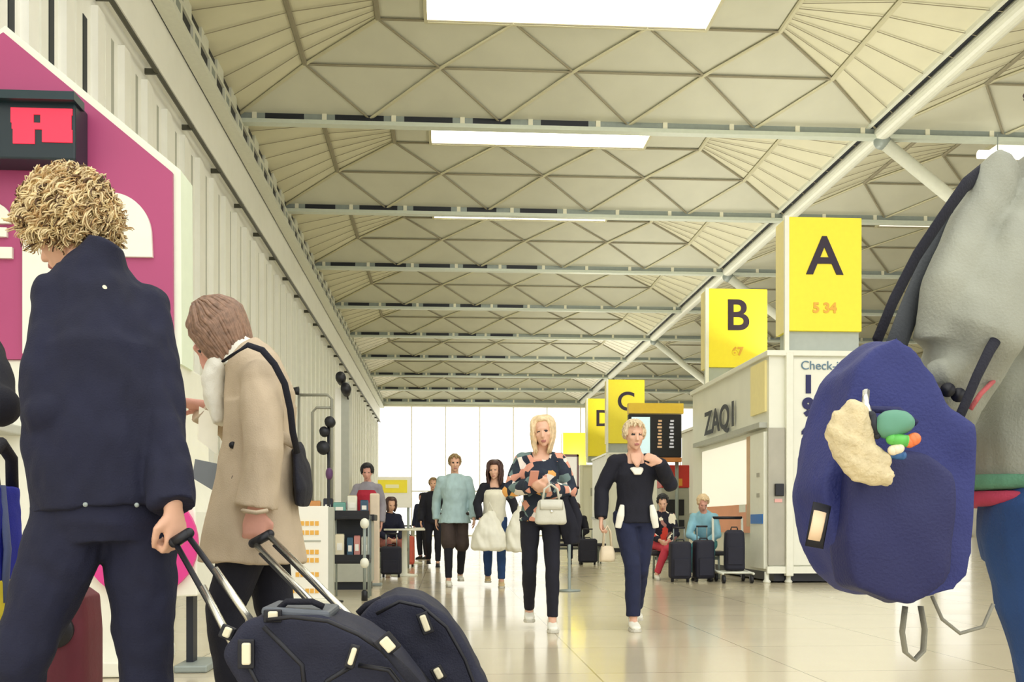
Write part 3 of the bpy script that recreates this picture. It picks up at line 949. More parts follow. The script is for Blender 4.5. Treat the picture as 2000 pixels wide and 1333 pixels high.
# ------------------------------------------------------------------ trolley bags in front
M_BAG = cloth('dark_navy_nylon', (27, 30, 52), .12, .7, .3)
M_BAGD = cloth('black_webbing', (17, 18, 32), .08, .8, .3)
M_CLIP = mat('cream_clip', (236, 228, 196), .35, vary=.03)
M_PIPE = mat('bag_piping', (14, 15, 26), .5, vary=0)

def soft_bag(root, pts, D0, D1, m, name='body', vox=.012, infl=6):
    """soft body: silhouette given as points of the standing thing, real depth D0..D1, rounded"""
    a = [PT(px, py, (D0 + D1) / 2) for px, py in pts]
    ro = root.location
    mid = (D1 - D0)
    q0 = a[0]
    P2 = [((p - q0).x, (p - q0).z) for p in a]
    mb = MB().prism(P2, (q0.x - ro.x, q0.y - ro.y - mid / 2, q0.z - ro.z), (1, 0, 0), (0, 0, 1), (0, mid, 0))
    me = organic(mb, vox, infl * 3, (.008, 9, 9))
    return fin(me, name, m, root)

def wp(root, px, py, D):
    return PT(px, py, D) - root.location

# bag pulled by the man
b1 = thing('trolley_bag', 'black trolley duffel with flat grey top, its handle held by the curly haired man', 'bag', FL(640, 2.5), 0, 'trolley bags in the foreground')
soft_bag(b1, [(455, 1262), (496, 1206), (540, 1190), (640, 1192), (705, 1222), (775, 1268), (860, 1400), (880, 1560), (880, 1665), (700, 1680), (640, 1600), (560, 1440)], 2.36, 2.68, M_BAG)
M_TRAY = mat('grey_bag_top', (92, 98, 106), .5, vary=.1, scale=20)
q = wp(b1, 590, 1196, 2.5)
MB().box(q + V((0, -.0, .005)), (.16, .22, .022), Euler((0, R(4), 0)).to_matrix()).build('top_pad', M_TRAY, b1, bevel=.008)
MB().tube([wp(b1, 545, 1190, 2.42), wp(b1, 560, 1176, 2.42), wp(b1, 610, 1176, 2.42), wp(b1, 632, 1186, 2.42)], .008, None, 8).build('carry_handle', M_BAGD, b1, True)
hb = MB()
for (xa, ya), (xb, yb) in (((343, 1062), (472, 1292)), ((366, 1046), (500, 1228))):
    MB().tube([wp(b1, xa, ya, 2.6), wp(b1, xb, yb, 2.52)], .0075, None, 10).build('handle_bar', M_BLACK, b1, True)
    MB().tube([wp(b1, xa * .62 + xb * .38 + 3, ya * .62 + yb * .38 - 3, 2.57), wp(b1, xb, yb, 2.515)], .0095, None, 10).build('handle_sleeve', M_CHROME, b1, True)
gr = MB(); gr.cap(wp(b1, 340, 1060, 2.6), wp(b1, 369, 1042, 2.6), .014); gr.build('handle_grip', M_BLACK, b1, True)
def clip(root, px, py, D, w_, h_, rot=0.0, par=None):
    o = MB().box(wp(root, px, py, D), (w_, .014, h_), Euler((0, rot, 0)).to_matrix()).build('clip', M_CLIP, par or root, bevel=.004)
    MB().box(wp(root, px, py, D + .014), (w_ * 1.9, .012, h_ * 1.35), Euler((0, rot, 0)).to_matrix()).build('clip_backing', M_PIPE, o, bevel=.003)
clip(b1, 481, 1278, 2.33, .02, .05)
clip(b1, 444, 1236, 2.4, .018, .024, .4)
clip(b1, 533, 1204, 2.36, .022, .022)
clip(b1, 688, 1283, 2.31, .012, .04, .3)
clip(b1, 757, 1260, 2.33, .024, .034, -.7)
def seam(root, pts, D, r_=.005, nm='seam', m=M_PIPE):
    MB().tube([wp(root, a, b, D) for a, b in pts], r_, None, 8).build(nm, m, root, True)
seam(b1, [(520, 1212), (570, 1206), (640, 1214), (700, 1240), (752, 1275)], 2.345)
seam(b1, [(480, 1290), (500, 1330), (545, 1400), (620, 1560)], 2.345)
seam(b1, [(515, 1225), (590, 1300), (600, 1385)], 2.34, .006, 'fold')
seam(b1, [(690, 1300), (640, 1330), (600, 1390)], 2.335, .006, 'fold')
seam(b1, [(700, 1300), (760, 1310), (830, 1400), (850, 1480)], 2.335, .006, 'fold')
MB().tube([wp(b1, 748, 1268, 2.335), wp(b1, 790, 1312, 2.33), wp(b1, 850, 1385, 2.33)], [(.016, .006)] * 3, V((1, 0, -1)), 10).build('strap', M_BAGD, b1, True)
def wheel(root, q, r_=.04):
    o = MB().tube([q + V((-.02, 0, 0)), q + V((.02, 0, 0))], r_, V((0, 1, 0)), 18).build('wheel', M_BLACK, root, True)
for dd in (2.42, 2.62):
    q = wp(b1, 780, 1660, dd); q.z = .04; wheel(b1, q)
# bag pulled by the woman
b2 = thing('trolley_bag', 'rounded black trolley bag, its chrome handle held by the woman in beige trench coat', 'bag', FL(860, 2.95), 0, 'trolley bags in the foreground')
soft_bag(b2, [(668, 1262), (700, 1206), (735, 1172), (775, 1152), (822, 1160), (868, 1192), (912, 1250), (952, 1333), (1000, 1480), (1005, 1590), (880, 1600), (800, 1500), (720, 1360)], 2.78, 3.14, M_BAG)
for (xa, ya), (xb, yb) in (((497, 1062), (672, 1240)), ((524, 1046), (704, 1224))):
    MB().tube([wp(b2, xa, ya, 3.26), wp(b2, xb, yb, 2.98)], .010, None, 10).build('handle_bar', M_CHROME, b2, True)
    MB().tube([wp(b2, xa + 10, ya + 20, 3.225), wp(b2, xb + 2, yb + 12, 2.965)], .004, None, 8).build('bar_edge', M_BLACK, b2, True)
gr = MB(); gr.cap(wp(b2, 494, 1062, 3.26), wp(b2, 527, 1044, 3.26), .015); gr.build('handle_grip', M_BLACK, b2, True)
MB().tube([wp(b2, 700, 1200, 2.86), wp(b2, 716, 1184, 2.86), wp(b2, 745, 1172, 2.86)], .011, None, 8).build('carry_handle', M_BAGD, b2, True)
clip(b2, 830, 1218, 2.745, .017, .045, -.35)
clip(b2, 856, 1316, 2.74, .018, .03, -.5)
seam(b2, [(735, 1200), (780, 1176), (825, 1186), (872, 1226), (908, 1290), (938, 1370), (960, 1480)], 2.765)
seam(b2, [(770, 1262), (810, 1300), (850, 1350), (890, 1450)], 2.765, .007, 'fold')
for dd in (2.85, 3.07):
    q = wp(b2, 940, 1600, dd); q.z = .04; wheel(b2, q)

# blue and yellow bag on the far left
p = PT(-12, 1055, 2.9)
s = thing('tote_bag', 'blue bag with yellow bottom hanging at the left edge of the picture', 'bag', (p.x, p.y, .58))
h0 = -p.z + .0
mb = MB().tube([(0, 0, .06), (0, 0, .3), (0, 0, .38)], [(.035, .13), (.04, .13), (.036, .12)], V((1, 0, 0)), 24, squar=.5)
fin(organic(mb, .008, 3, (.004, 12, 12)), 'bag_body', cloth('royal_blue_fabric', (28, 40, 168)), s)
mb = MB().tube([(0, 0, .0), (0, 0, .03), (0, 0, .115)], [(.034, .12), (.041, .136), (.041, .136)], V((1, 0, 0)), 24, squar=.5)
fin(organic(mb, .008, 3), 'bag_bottom', cloth('yellow_fabric', (250, 226, 60)), s)
MB().tube([(.036, -.02, .05), (.046, -.02, .2), (.03, -.02, .38)], [(.008, .02)] * 3, V((1, 0, 0)), 8).build('side_stripe', cloth('slate_blue_webbing', (96, 108, 150)), s, True)
MB().tube([(.01, -.1, .36), (.02, -.07, .46), (.02, .0, .5), (.02, .07, .46), (.01, .1, .36)], .018, V((1, 0, 0)), 10).build('handle', M_BAGD, s, True)
# ------------------------------------------------------------------ materials for people
SKIN = mat('skin_light', (226, 178, 150), .55, vary=.05, scale=20)
SKIN2 = mat('skin_pink', (222, 164, 146), .55, vary=.05, scale=20)
C_NAVY = cloth('navy_jacket_cloth', (19, 22, 47), .16)
C_NAVY2 = cloth('navy_trouser_cloth', (21, 24, 49), .14)
C_BEIGE = cloth('beige_trench_cotton', (194, 176, 150), .07)
C_BLACK = cloth('black_cloth', (19, 20, 34))
C_DENIM = cloth('blue_denim', (34, 66, 116), .18)
C_DENIM2 = cloth('dark_denim', (24, 31, 62), .15)
C_HOOD = cloth('grey_marl_sweat', (152, 154, 140), .09)
C_WHITE = cloth('white_cotton', (240, 238, 224), .04)
C_CREAM = cloth('cream_linen', (232, 228, 208), .06)
C_SHIRT = cloth('pale_blue_cotton', (172, 198, 200), .1)
C_BROWN = cloth('dark_brown_cotton', (66, 54, 50), .12)
H_BLOND = mat('curly_blond_hair', (230, 206, 158), .55, vary=.32, scale=45)
H_ROOT = mat('dark_blond_roots', (92, 66, 42), .7, vary=.4, scale=45)
mat('mid_blond_hair', (184, 150, 102), .55, vary=.3, scale=45)
H_BROWN = mat('brown_bob_hair', (142, 112, 92), .5, vary=.35, scale=60)
H_LONGB = mat('light_blond_hair', (226, 200, 158), .5, vary=.2, scale=40)
H_DARK = mat('dark_brown_hair', (72, 46, 40), .5, vary=.3, scale=40)
H_BLACK = mat('black_hair', (28, 26, 32), .5, vary=.3, scale=40)
H_SAND = mat('short_sandy_hair', (150, 126, 84), .6, vary=.2, scale=40)
S_WHITE = mat('white_shoe', (238, 236, 222), .5, vary=.04)
S_SOLE = mat('shoe_sole', (206, 202, 188), .6, vary=.04)
S_BLACK = mat('black_shoe', (20, 20, 28), .5, vary=.05)
S_TAN = mat('tan_shoe', (214, 190, 142), .5, vary=.05)

def floral():
    m = cloth('floral_cloth', (34, 42, 58), .1)
    nt = m.node_tree; b = nt.nodes['Principled BSDF']
    tc = nt.nodes.new('ShaderNodeTexCoord')
    vo = nt.nodes.new('ShaderNodeTexVoronoi'); vo.inputs['Scale'].default_value = 17
    nt.links.new(tc.outputs['Object'], vo.inputs['Vector'])
    sx = nt.nodes.new('ShaderNodeSeparateColor'); nt.links.new(vo.outputs['Color'], sx.inputs[0])
    r = nt.nodes.new('ShaderNodeValToRGB'); r.color_ramp.interpolation = 'CONSTANT'
    cols = [(0, (34, 42, 58)), (.35, (224, 160, 136)), (.48, (40, 50, 62)), (.66, (236, 226, 214)), (.76, (110, 132, 130)), (.86, (240, 176, 96)), (.92, (36, 44, 60))]
    el = r.color_ramp.elements
    el[0].position = 0; el[0].color = (*s2l(cols[0][1]), 1)
    el[1].position = cols[1][0]; el[1].color = (*s2l(cols[1][1]), 1)
    for p_, c_ in cols[2:]:
        e_ = el.new(p_); e_.color = (*s2l(c_), 1)
    nt.links.new(sx.outputs[0], r.inputs['Fac']); nt.links.new(r.outputs['Color'], b.inputs['Base Color'])
    return m
C_FLORAL = floral()

def stripes_hood():
    """grey sweatshirt with red and green bands knitted near the hem"""
    m = cloth('hooded_top_cloth', (186, 186, 168), .07)
    return m

# ------------------------------------------------------------------ curly haired man, seen from behind
HD = 22
o_man = FL(195, 2.72)
JW = dict(pelvis=PT(208, 985, 2.7), waist=PT(200, 870, 2.71), chest=PT(196, 700, 2.74), upper=PT(188, 590, 2.78), neck=PT(168, 525, 2.8), head=PT(132, 448, 2.86),
          shL=PT(108, 588, 2.72), shR=PT(286, 602, 2.82), elL=PT(90, 810, 2.6), elR=PT(316, 825, 2.72), wrL=PT(100, 880, 2.9), wrR=PT(338, 990, 2.62),
          hipL=PT(140, 1025, 2.68), hipR=PT(272, 1030, 2.74), knL=PT(34, 1300, 2.62), knR=PT(284, 1290, 2.76), anL=PT(-14, 1588, 2.74), anR=PT(290, 1594, 2.78))
J = local(JW, o_man, HD)
def man_extra(mb):
    mb.tube([J['upper'] + V((0, -.01, .0)), J['neck'] + V((0.025, -.035, .0)), J['neck'] + V((0.05, -.055, .068))], [(.13, .088), (.088, .078), (.05, .05)], V((1, 0, 0)), 18)
    # roomy back and side panels
    mb.tube([J['pelvis'] + V((0, 0, -.02)), J['waist'], J['chest'] + V((0, -.01, 0)), J['upper'] + V((0, 0, -.03))], [(.185, .14), (.198, .145), (.178, .135), (.12, .1)], V((1, 0, 0)), 24)
man, M = make_person('person in navy jacket with curly blond hair, seen from behind, gripping a trolley handle', o_man, HD, J, SKIN,
    hands=dict(R=dict(d=V((.1, .12, -1)), n=V((-.6, .8, 0)), curl=1.15), L=dict(d=V((.3, 1, .1)), n=V((.6, 0, -.6)), curl=.5)),
    headrot=(42, 24, 0), voxel=.007, w=.98, hs=1.0,
    tops=[dict(m=C_NAVY, name='jacket', hem=.02, fat=.03, amp=.011, extra=man_extra, flare=.0, cuff=.006, sfat=.018)],
    bottom=dict(m=C_NAVY2, fat=.016, amp=.009), shoe=dict(m=S_BLACK, sole=S_BLACK),
    hair=dict(m=H_BLOND, style='curly', n=2000, vol=.022, seed=4, dark=H_ROOT))
qq = J['upper'] + V((.012, -.118, .012))
MB().ball(qq, (.008, .005, .01)).build('collar_stud', M_CLIP, man, True)
for zz, xx in ((-.005, -.06), (-.005, .06)):
    MB().ball(J['pelvis'] + V((xx, -.155, zz)), (.006, .004, .006)).build('hem_stud', M_GREYST, man, True)

# ------------------------------------------------------------------ woman in the beige trench coat
HD = 84
o_w = FL(500, 3.5)
JW = dict(pelvis=PT(502, 975, 3.5), waist=PT(508, 880, 3.5), chest=PT(506, 775, 3.5), upper=PT(492, 715, 3.5), neck=PT(468, 690, 3.5), head=PT(430, 662, 3.5),
          shL=PT(508, 742, 3.36), shR=PT(488, 738, 3.64), elL=PT(516, 880, 3.3), elR=PT(462, 842, 3.72), wrL=PT(500, 992, 3.3), wrR=PT(398, 792, 3.66),
          hipL=PT(500, 1010, 3.42), hipR=PT(505, 1010, 3.58), knL=PT(438, 1190, 3.42), knR=PT(542, 1220, 3.56), anL=PT(478, 1488, 3.42), anR=PT(575, 1470, 3.58))
J = local(JW, o_w, HD)
wx = V((1, 0, 0))
def coat_extra(mb):
    pv = J['pelvis']
    mb.tube([PT(496, 1098, 3.5), PT(496, 1060, 3.5), PT(500, 980, 3.5), PT(505, 880, 3.5), PT(508, 800, 3.5)] and
            [local({'a': PT(x_, y_, 3.5)}, o_w, 84)['a'] for x_, y_ in ((493, 1098), (494, 1050), (500, 960), (506, 870), (510, 790))],
            [(.21, .178), (.205, .165), (.185, .138), (.16, .118), (.165, .118)], wx, 26)
    cp = [local({'a': PT(x_, y_, 3.5)}, o_w, 84)['a'] for x_, y_ in ((505, 722), (488, 702), (470, 690))]
    mb.tube(cp, [(.11, .07), (.085, .06), (.075, .056)], wx, 18)
lady, M = make_person('person with brown bob in long beige trench coat, head bent, holding papers', o_w, HD, J, SKIN2,
    hands=dict(L=dict(d=V((0.02, .1, -1)), n=V((1, .35, 0)), curl=1.1), R=dict(d=V((0, 1, .12)), n=V((-.25, 0, -1)), curl=.5)),
    headrot=(6, 46, 0), voxel=.007, w=.86, hs=1.0,
    tops=[dict(m=C_WHITE, name='blouse', hem=.0, fat=.008, sleeve=0, amp=.004, collar=.25),
          dict(m=C_BEIGE, name='trench_coat', hem=.0, fat=.026, amp=.007, extra=coat_extra, sfat=.026, cuff=.018)],
    bottom=dict(m=C_BLACK, fat=.014, amp=.005), shoe=dict(m=S_BLACK, sole=S_BLACK),
    hair=dict(m=H_BROWN, style='bob', L=.13, vol=.0, n=900, gap=46, seed=3, wave=.0015, tilt=-.012, hang=.35, thick=.62))
def lp(px, py, D, o=o_w, h=84):
    return local({'a': PT(px, py, D)}, o, h)['a']
# scarf front, button, belt stitching, shoulder strap of the bag is its own thing
sc = MB(); sc.tube([lp(452, 690, 3.5), lp(432, 712, 3.5), lp(420, 745, 3.5), lp(424, 790, 3.5), lp(432, 830, 3.5)], [(.06, .035), (.08, .045), (.085, .045), (.075, .035), (.06, .02)], wx, 16)
fin(organic(sc, .007, 2, (.006, 16, 16)), 'scarf', C_WHITE, lady)
MB().tube([lp(462, 935, 3.335), lp(461, 935, 3.345)], .016, None, 14).build('button', M_BLACK, lady, True)
for px, py in ((455, 870), (470, 1000)):
    MB().tube([lp(px, py, 3.35), lp(px - 1, py, 3.36)], .012, None, 12).build('button', M_BLACK, lady, True)
MB().tube([lp(474, 998, 3.235), lp(500, 1002, 3.22), lp(522, 998, 3.24)], [(.007, .012)] * 3, V((0, 0, 1)), 8).build('cuff_strap', C_BEIGE, lady, True)
MB().tube([lp(522, 820, 3.36), lp(545, 850, 3.38), lp(578, 868, 3.42)], [(.02, .005)] * 3, V((0, 0, 1)), 8).build('belt', C_BEIGE, lady, True)

# papers in her right hand
pp = thing('paper_sheets', 'white papers held by the woman in beige trench coat', 'paper', PT(408, 838, 3.56))
ax = (PT(440, 812, 3.5) - PT(378, 790, 3.62)).normalized(); ay = (PT(376, 872, 3.55) - PT(378, 800, 3.6)).normalized()
for k in range(3):
    MB().prism([(-.055, -.07), (.055, -.062), (.052, .085), (-.058, .06)], V((-.004 * k, .006 * k, .003 * k)), ax, ay, V((0, .0015, 0))).build('sheet', mat('paper', (248, 244, 226), .7, vary=.03), pp)
fo = MB().prism([(-.06, .0), (.1, -.02), (.07, .09), (-.075, .075)], PT(400, 905, 3.5) - pp.location, ax, ay, V((0, .012, 0)))
fo.build('grey_folder', mat('grey_card', (120, 126, 132), .6, vary=.05), pp)
# her shoulder bag
sb = thing('shoulder_bag', 'black shoulder bag behind the woman in beige trench coat, its strap over her shoulder', 'bag', PT(592, 940, 3.5))
def lb(px, py, D): return PT(px, py, D) - sb.location
mb = MB().tube([lb(590, 990, 3.52), lb(592, 960, 3.52), lb(588, 910, 3.52), lb(580, 872, 3.5)], [(.018, .12), (.026, .14), (.024, .13), (.014, .07)], V((1, 0, 0)), 20)
fin(organic(mb, .008, 3, (.005, 12, 12)), 'bag_body', C_BLACK, sb)
pts = [(436, 706, 3.32), (455, 693, 3.3), (484, 674, 3.3), (512, 684, 3.285), (536, 712, 3.275), (556, 750, 3.285), (567, 800, 3.31), (572, 845, 3.35), (581, 885, 3.42)]
MB().tube([lb(*p_) for p_ in pts], [(.011, .005)] * len(pts), V((1, 0, .6)), 8).build('strap', C_BLACK, sb, True)

# ------------------------------------------------------------------ person in grey hooded top at the right edge
HD = -84
o_h = FL(2100, 1.75)
JW = dict(pelvis=PT(2068, 985, 1.75), waist=PT(2072, 850, 1.75), chest=PT(2085, 640, 1.75), upper=PT(2090, 440, 1.75), neck=PT(2110, 345, 1.75), head=PT(2150, 205, 1.75),
          shR=PT(2050, 395, 1.68), shL=PT(2140, 430, 1.92), elR=PT(1895, 665, 1.585), elL=PT(2200, 700, 1.98), wrR=PT(1842, 850, 1.72), wrL=PT(2290, 800, 1.95),
          hipR=PT(2060, 1040, 1.67), hipL=PT(2080, 1040, 1.84), knR=PT(2118, 1420, 1.64), knL=PT(2190, 1440, 1.86), anR=PT(2130, 1885, 1.66), anL=PT(2230, 1860, 1.86))
J = local(JW, o_h, HD)
def lh(px, py, D): return local({'a': PT(px, py, D)}, o_h, -84)['a']
def hood_extra(mb):
    mb.tube([lh(2065, 960, 1.75), lh(2066, 900, 1.75), lh(2074, 780, 1.76), lh(2100, 600, 1.78), lh(2112, 460, 1.79)], [(.175, .165), (.175, .165), (.165, .155), (.15, .12), (.13, .085)], V((1, 0, 0)), 26)
    mb.tube([lh(2058, 385, 1.68), lh(1980, 520, 1.6), lh(1910, 650, 1.57), lh(1864, 755, 1.62), lh(1842, 836, 1.7)], [.06, .062, .064, .058, .05], None, 18)
    mb.tube([lh(1952, 332, 1.66), lh(1900, 440, 1.61), lh(1852, 560, 1.58), lh(1838, 670, 1.59)], [.036, .034, .036, .046], None, 14)
    mb.tube([lh(1815, 735, 1.57), lh(1845, 728, 1.555), lh(1885, 705, 1.56)], [.02, .026, .02], None, 10)
    mb.tube([lh(2095, 400, 1.75), lh(2070, 350, 1.75), lh(2075, 300, 1.75)], [(.14, .1), (.12, .09), (.09, .06)], V((1, 0, 0)), 18)
hoodie, M = make_person('person in pale grey hooded top and blue jeans, cropped by the right edge', o_h, HD, J, SKIN2,
    hands=dict(R=dict(d=V((.0, -.3, -1)), n=V((-1, 0, 0)), curl=.7)), headrot=(0, 8, 0), voxel=.007, w=.85,
    tops=[dict(m=C_HOOD, name='hooded_top', hem=.03, fat=.018, amp=.012, extra=hood_extra, sfat=.012)],
    bottom=dict(m=C_DENIM, fat=.034, amp=.006), shoe=dict(m=S_WHITE, sole=S_SOLE),
    hair=dict(m=H_DARK, style='short', n=160, seed=9))
def hem_band(nm, y0, y1, m, dr):
    mb = MB()
    a = [lh(2065, y0, 1.75), lh(2065, (y0 + y1) / 2, 1.75), lh(2065, y1, 1.75)]
    mb.tube(a, [(.175 + dr, .167 + dr), (.181 + dr, .173 + dr), (.178 + dr, .17 + dr)], V((1, 0, 0)), 40)
    fin(organic(mb, .008, 3, (.004, 14, 8)), nm, m, hoodie)
hem_band('green_hem_band', 930, 962, cloth('green_knit', (92, 142, 112)), .01)
hem_band('red_hem_band', 962, 990, cloth('red_knit', (176, 58, 84)), .012)
for px, py in ((1851, 762), (1872, 772)):
    MB().tube([lh(px, py, 1.525), lh(px, py, 1.54)], .011, None, 14).build('cuff_button', M_BLACK, hoodie, True)
MB().tube([lh(1895, 800, 1.55), lh(1915, 770, 1.545), lh(1940, 745, 1.56)], .004, None, 8).build('red_cord', cloth('red_cord', (190, 96, 96)), hoodie, True)

# blue backpack hanging from the arm and shoulder
C_BP = cloth('blue_backpack_nylon', (36, 44, 108), .1, .65)
C_BPD = cloth('dark_blue_nylon', (26, 30, 82), .1, .65)
bp = thing('backpack', 'blue backpack with dangling charms hanging at the side of the grey hooded top', 'backpack', (PT(1720, 1025, 1.48).x, PT(1720, 1025, 1.48).y, .64))
def lk(px, py, D): return PT(px, py, D) - bp.location
def sil(root, pts, D0, D1, m, nm, vox=.009, sm=14, folds=(.006, 10, 8)):
    a = [PT(px, py, (D0 + D1) / 2) - root.location for px, py in pts]
    q0 = a[0]
    mb = MB().prism([((p_ - q0).x, (p_ - q0).z) for p_ in a], q0 - V((0, (D1 - D0) / 2, 0)), (1, 0, 0), (0, 0, 1), V((0, D1 - D0, 0)))
    return fin(organic(mb, vox, sm, folds), nm, m, root)
sil(bp, [(1708, 668), (1748, 692), (1784, 745), (1806, 805), (1862, 838), (1866, 930), (1862, 1040), (1850, 1120), (1822, 1158), (1750, 1170), (1668, 1160), (1624, 1122), (1588, 1056), (1564, 960), (1582, 880), (1606, 800), (1634, 735), (1670, 692)], 1.44, 1.6, C_BP, 'bag_body', .008, 8, (.011, 9, 6))
sil(bp, [(1650, 906), (1700, 886), (1790, 884), (1850, 930), (1850, 1050), (1838, 1130), (1800, 1172), (1765, 1190), (1725, 1180), (1650, 1150), (1636, 1060)], 1.39, 1.47, C_BPD, 'front_pocket', .008, 8, (.01, 10, 6))
# straps
pts = [(1712, 668, 1.55), (1745, 588, 1.56), (1790, 500, 1.575), (1840, 425, 1.58), (1885, 362, 1.6), (1920, 335, 1.66), (1960, 330, 1.74)]
MB().tube([lk(*p_) for p_ in pts], [(.013, .005)] * len(pts), V((.75, .65, 0)), 10).build('shoulder_strap', C_BLACK, bp, True)
pts = [(1745, 690, 1.6), (1775, 610, 1.61), (1812, 520, 1.62), (1862, 420, 1.63)]
MB().tube([lk(*p_) for p_ in pts], [(.02, .008)] * len(pts), V((1, .3, 0)), 10).build('strap_padding', cloth('charcoal_mesh', (74, 78, 82)), bp, True)
pts = [(1862, 842, 1.47), (1885, 790, 1.475), (1908, 735, 1.48), (1933, 684, 1.5), (1960, 640, 1.54), (1985, 600, 1.62)]
MB().tube([lk(*p_) for p_ in pts], [(.0085, .004)] * len(pts), V((1, .3, 0)), 10).build('side_strap', C_BLACK, bp, True)
for a_, b_ in (((1760, 1190), (1762, 1282)), ((1788, 1190), (1790, 1280))):
    pass
pts = [(1768, 1185), (1762, 1235), (1768, 1275), (1786, 1290), (1803, 1272), (1806, 1230), (1798, 1185)]
MB().tube([lk(x_, y_, 1.46) for x_, y_ in pts], [(.0085, .0025)] * len(pts), V((0, 1, 0)), 8).build('strap_tail', cloth('grey_webbing', (140, 138, 124)), bp, True)
pts = [(1820, 1165), (1840, 1210), (1875, 1238), (1920, 1225), (1940, 1180)]
MB().tube([lk(x_, y_, 1.56) for x_, y_ in pts], .003, None, 6).build('loose_cord', cloth('grey_webbing', (140, 138, 124)), bp, True)
MB().tube([lk(1602, 1000, 1.395), lk(1596, 1030, 1.392), lk(1590, 1056, 1.395)], [(.009, .003)] * 3, V((1, 0, 0)), 10).build('zip_tag', mat('cream_tag', (236, 206, 170), .5, vary=.1), bp, True)
MB().tube([lk(1606, 985, 1.4), lk(1600, 1015, 1.396), lk(1590, 1070, 1.396)], [(.013, .002)] * 3, V((1, 0, 0)), 10).build('zip_slot', M_PIPE, bp, True)
sl = [(1645, 820), (1700, 800), (1755, 802), (1790, 828)]
MB().tube([lk(x_, y_, 1.385) for x_, y_ in sl], .005, None, 8).build('zip', C_BPD, bp, True)
# furry charm and coloured charms clipped to the bag: a thing of its own
ch = thing('bag_charm', 'bunch of beige furry and green charms dangling on the blue backpack', 'charm', PT(1690, 880, 1.36))
def lc(px, py, D): return PT(px, py, D) - ch.location
mb = MB()
for px, py, r_ in ((1655, 842, .03), (1668, 868, .032), (1682, 900, .03), (1668, 815, .02), (1700, 918, .018)):
    mb.ball(lc(px, py, 1.355), (r_, .02, r_))
mb.tube([lc(1690, 915, 1.355), lc(1715, 930, 1.35), lc(1740, 938, 1.35)], [.017, .015, .012], None, 10)
mb.tube([lc(1690, 890, 1.355), lc(1718, 900, 1.35), lc(1738, 896, 1.35)], [.014, .011, .008], None, 10)
fin(organic(mb, .005, 3, (.006, 45, 45)), 'furry_charm', mat('beige_fur', (214, 198, 158), .9, vary=.14, scale=40, bump=.5, bscale=150), ch)
mb = MB().ball(lc(1748, 826, 1.35), (.028, .016, .018)).ball(lc(1735, 838, 1.35), (.02, .016, .014))
fin(organic(mb, .005, 3), 'green_charm', mat('sea_green_charm', (92, 148, 122), .5, vary=.1), ch)
MB().cap(lc(1742, 858, 1.345), lc(1770, 862, 1.345), .008).build('lime_charm', mat('lime_charm', (96, 190, 84), .4, vary=.04), ch, True)
MB().cap(lc(1776, 863, 1.345), lc(1786, 858, 1.345), .0085).build('orange_charm', mat('orange_charm', (232, 122, 66), .4, vary=.04), ch, True)
MB().cap(lc(1744, 880, 1.345), lc(1756, 876, 1.345), .007).build('cream_charm', mat('cream_charm', (240, 226, 196), .4, vary=.04), ch, True)
MB().cap(lc(1740, 888, 1.35), lc(1762, 890, 1.35), .006).build('blue_charm', mat('teal_charm', (48, 96, 150), .4, vary=.04), ch, True)
MB().cap(lc(1684, 800, 1.35), lc(1690, 838, 1.35), .007).build('teal_cord', mat('teal_cord', (110, 190, 196), .5, vary=.04), ch, True)
MB().cap(lc(1702, 812, 1.35), lc(1712, 850, 1.35), .006).build('dark_cord', M_DARK, ch, True)
MB().tube([lc(1692, 765, 1.375), lc(1690, 790, 1.36), lc(1700, 815, 1.355)], .005, None, 8).build('metal_clasp', M_CHROME, ch, True)

# ------------------------------------------------------------------ person at the far left, only a sleeve in view
J = base_joints(1.72)
HD = 12
o_l = FL(-118, 3.15)
J['elR'] = local({'a': PT(-4, 792, 3.0)}, o_l, HD)['a']; J['wrR'] = J['elR'] + V((-.14, .2, .06)); J['shR'] += V((-.05, 0, 0))
make_person('person in black sleeve cut off by the left edge beside the curly haired man', o_l, HD, J, SKIN, headrot=(0, 10, 0), voxel=.01,
    tops=[dict(m=C_BLACK, name='jacket', hem=.12, fat=.02)], bottom=dict(m=C_BLACK, fat=.012), shoe=dict(m=S_BLACK, sole=S_BLACK), hair=dict(m=H_BLACK, style='short', n=140))

# ------------------------------------------------------------------ walkers
# woman in floral top, blond, reading her phone
D = 8.3
o = FL(1056, D); HD = 176
J = base_joints(1.71, .9); walk(J, 'L', .16)
J['elR'] = V((.25, .02, 1.12)); J['wrR'] = V((.07, .25, 1.16)); J['elL'] = V((-.24, .03, 1.12)); J['wrL'] = V((-.04, .26, 1.12))
J['head'] += V((-.02, .015, 0))
flor, M = make_person('person with long blond hair in floral top and black trousers, both hands at a phone', o, HD, J, SKIN,
    hands=dict(R=dict(d=V((-.8, .5, .2)), n=V((-.3, -.6, .6)), curl=.7, s=.95), L=dict(d=V((.7, .5, .3)), n=V((.3, -.6, .6)), curl=.7, s=.95)),
    headrot=(-6, 6, 6), voxel=.009, w=.9,
    tops=[dict(m=C_FLORAL, name='floral_top', hem=.06, fat=.02, neckdrop=.03, sfat=.024, cuff=.02, flare=.02)],
    bottom=dict(m=C_BLACK, fat=.006, flare=.0), shoe=dict(m=S_WHITE, sole=S_SOLE),
    hair=dict(m=H_LONGB, style='long', L=.2, vol=.0, n=230, gap=56, seed=5, tilt=-.01))
ph = thing('mobile_phone', 'small phone in the hands of the blond woman in floral top', 'phone', PT(1042, 935, 7.98))
MB().box((0, 0, 0), (.07, .01, .14), Euler((R(35), 0, R(10))).to_matrix()).build('case', mat('rose_case', (216, 150, 130), .4, vary=.03), ph, bevel=.004)
MB().box((0.0, .007, .004), (.062, .004, .128), Euler((R(35), 0, R(10))).to_matrix()).build('screen', M_BLACK, ph)
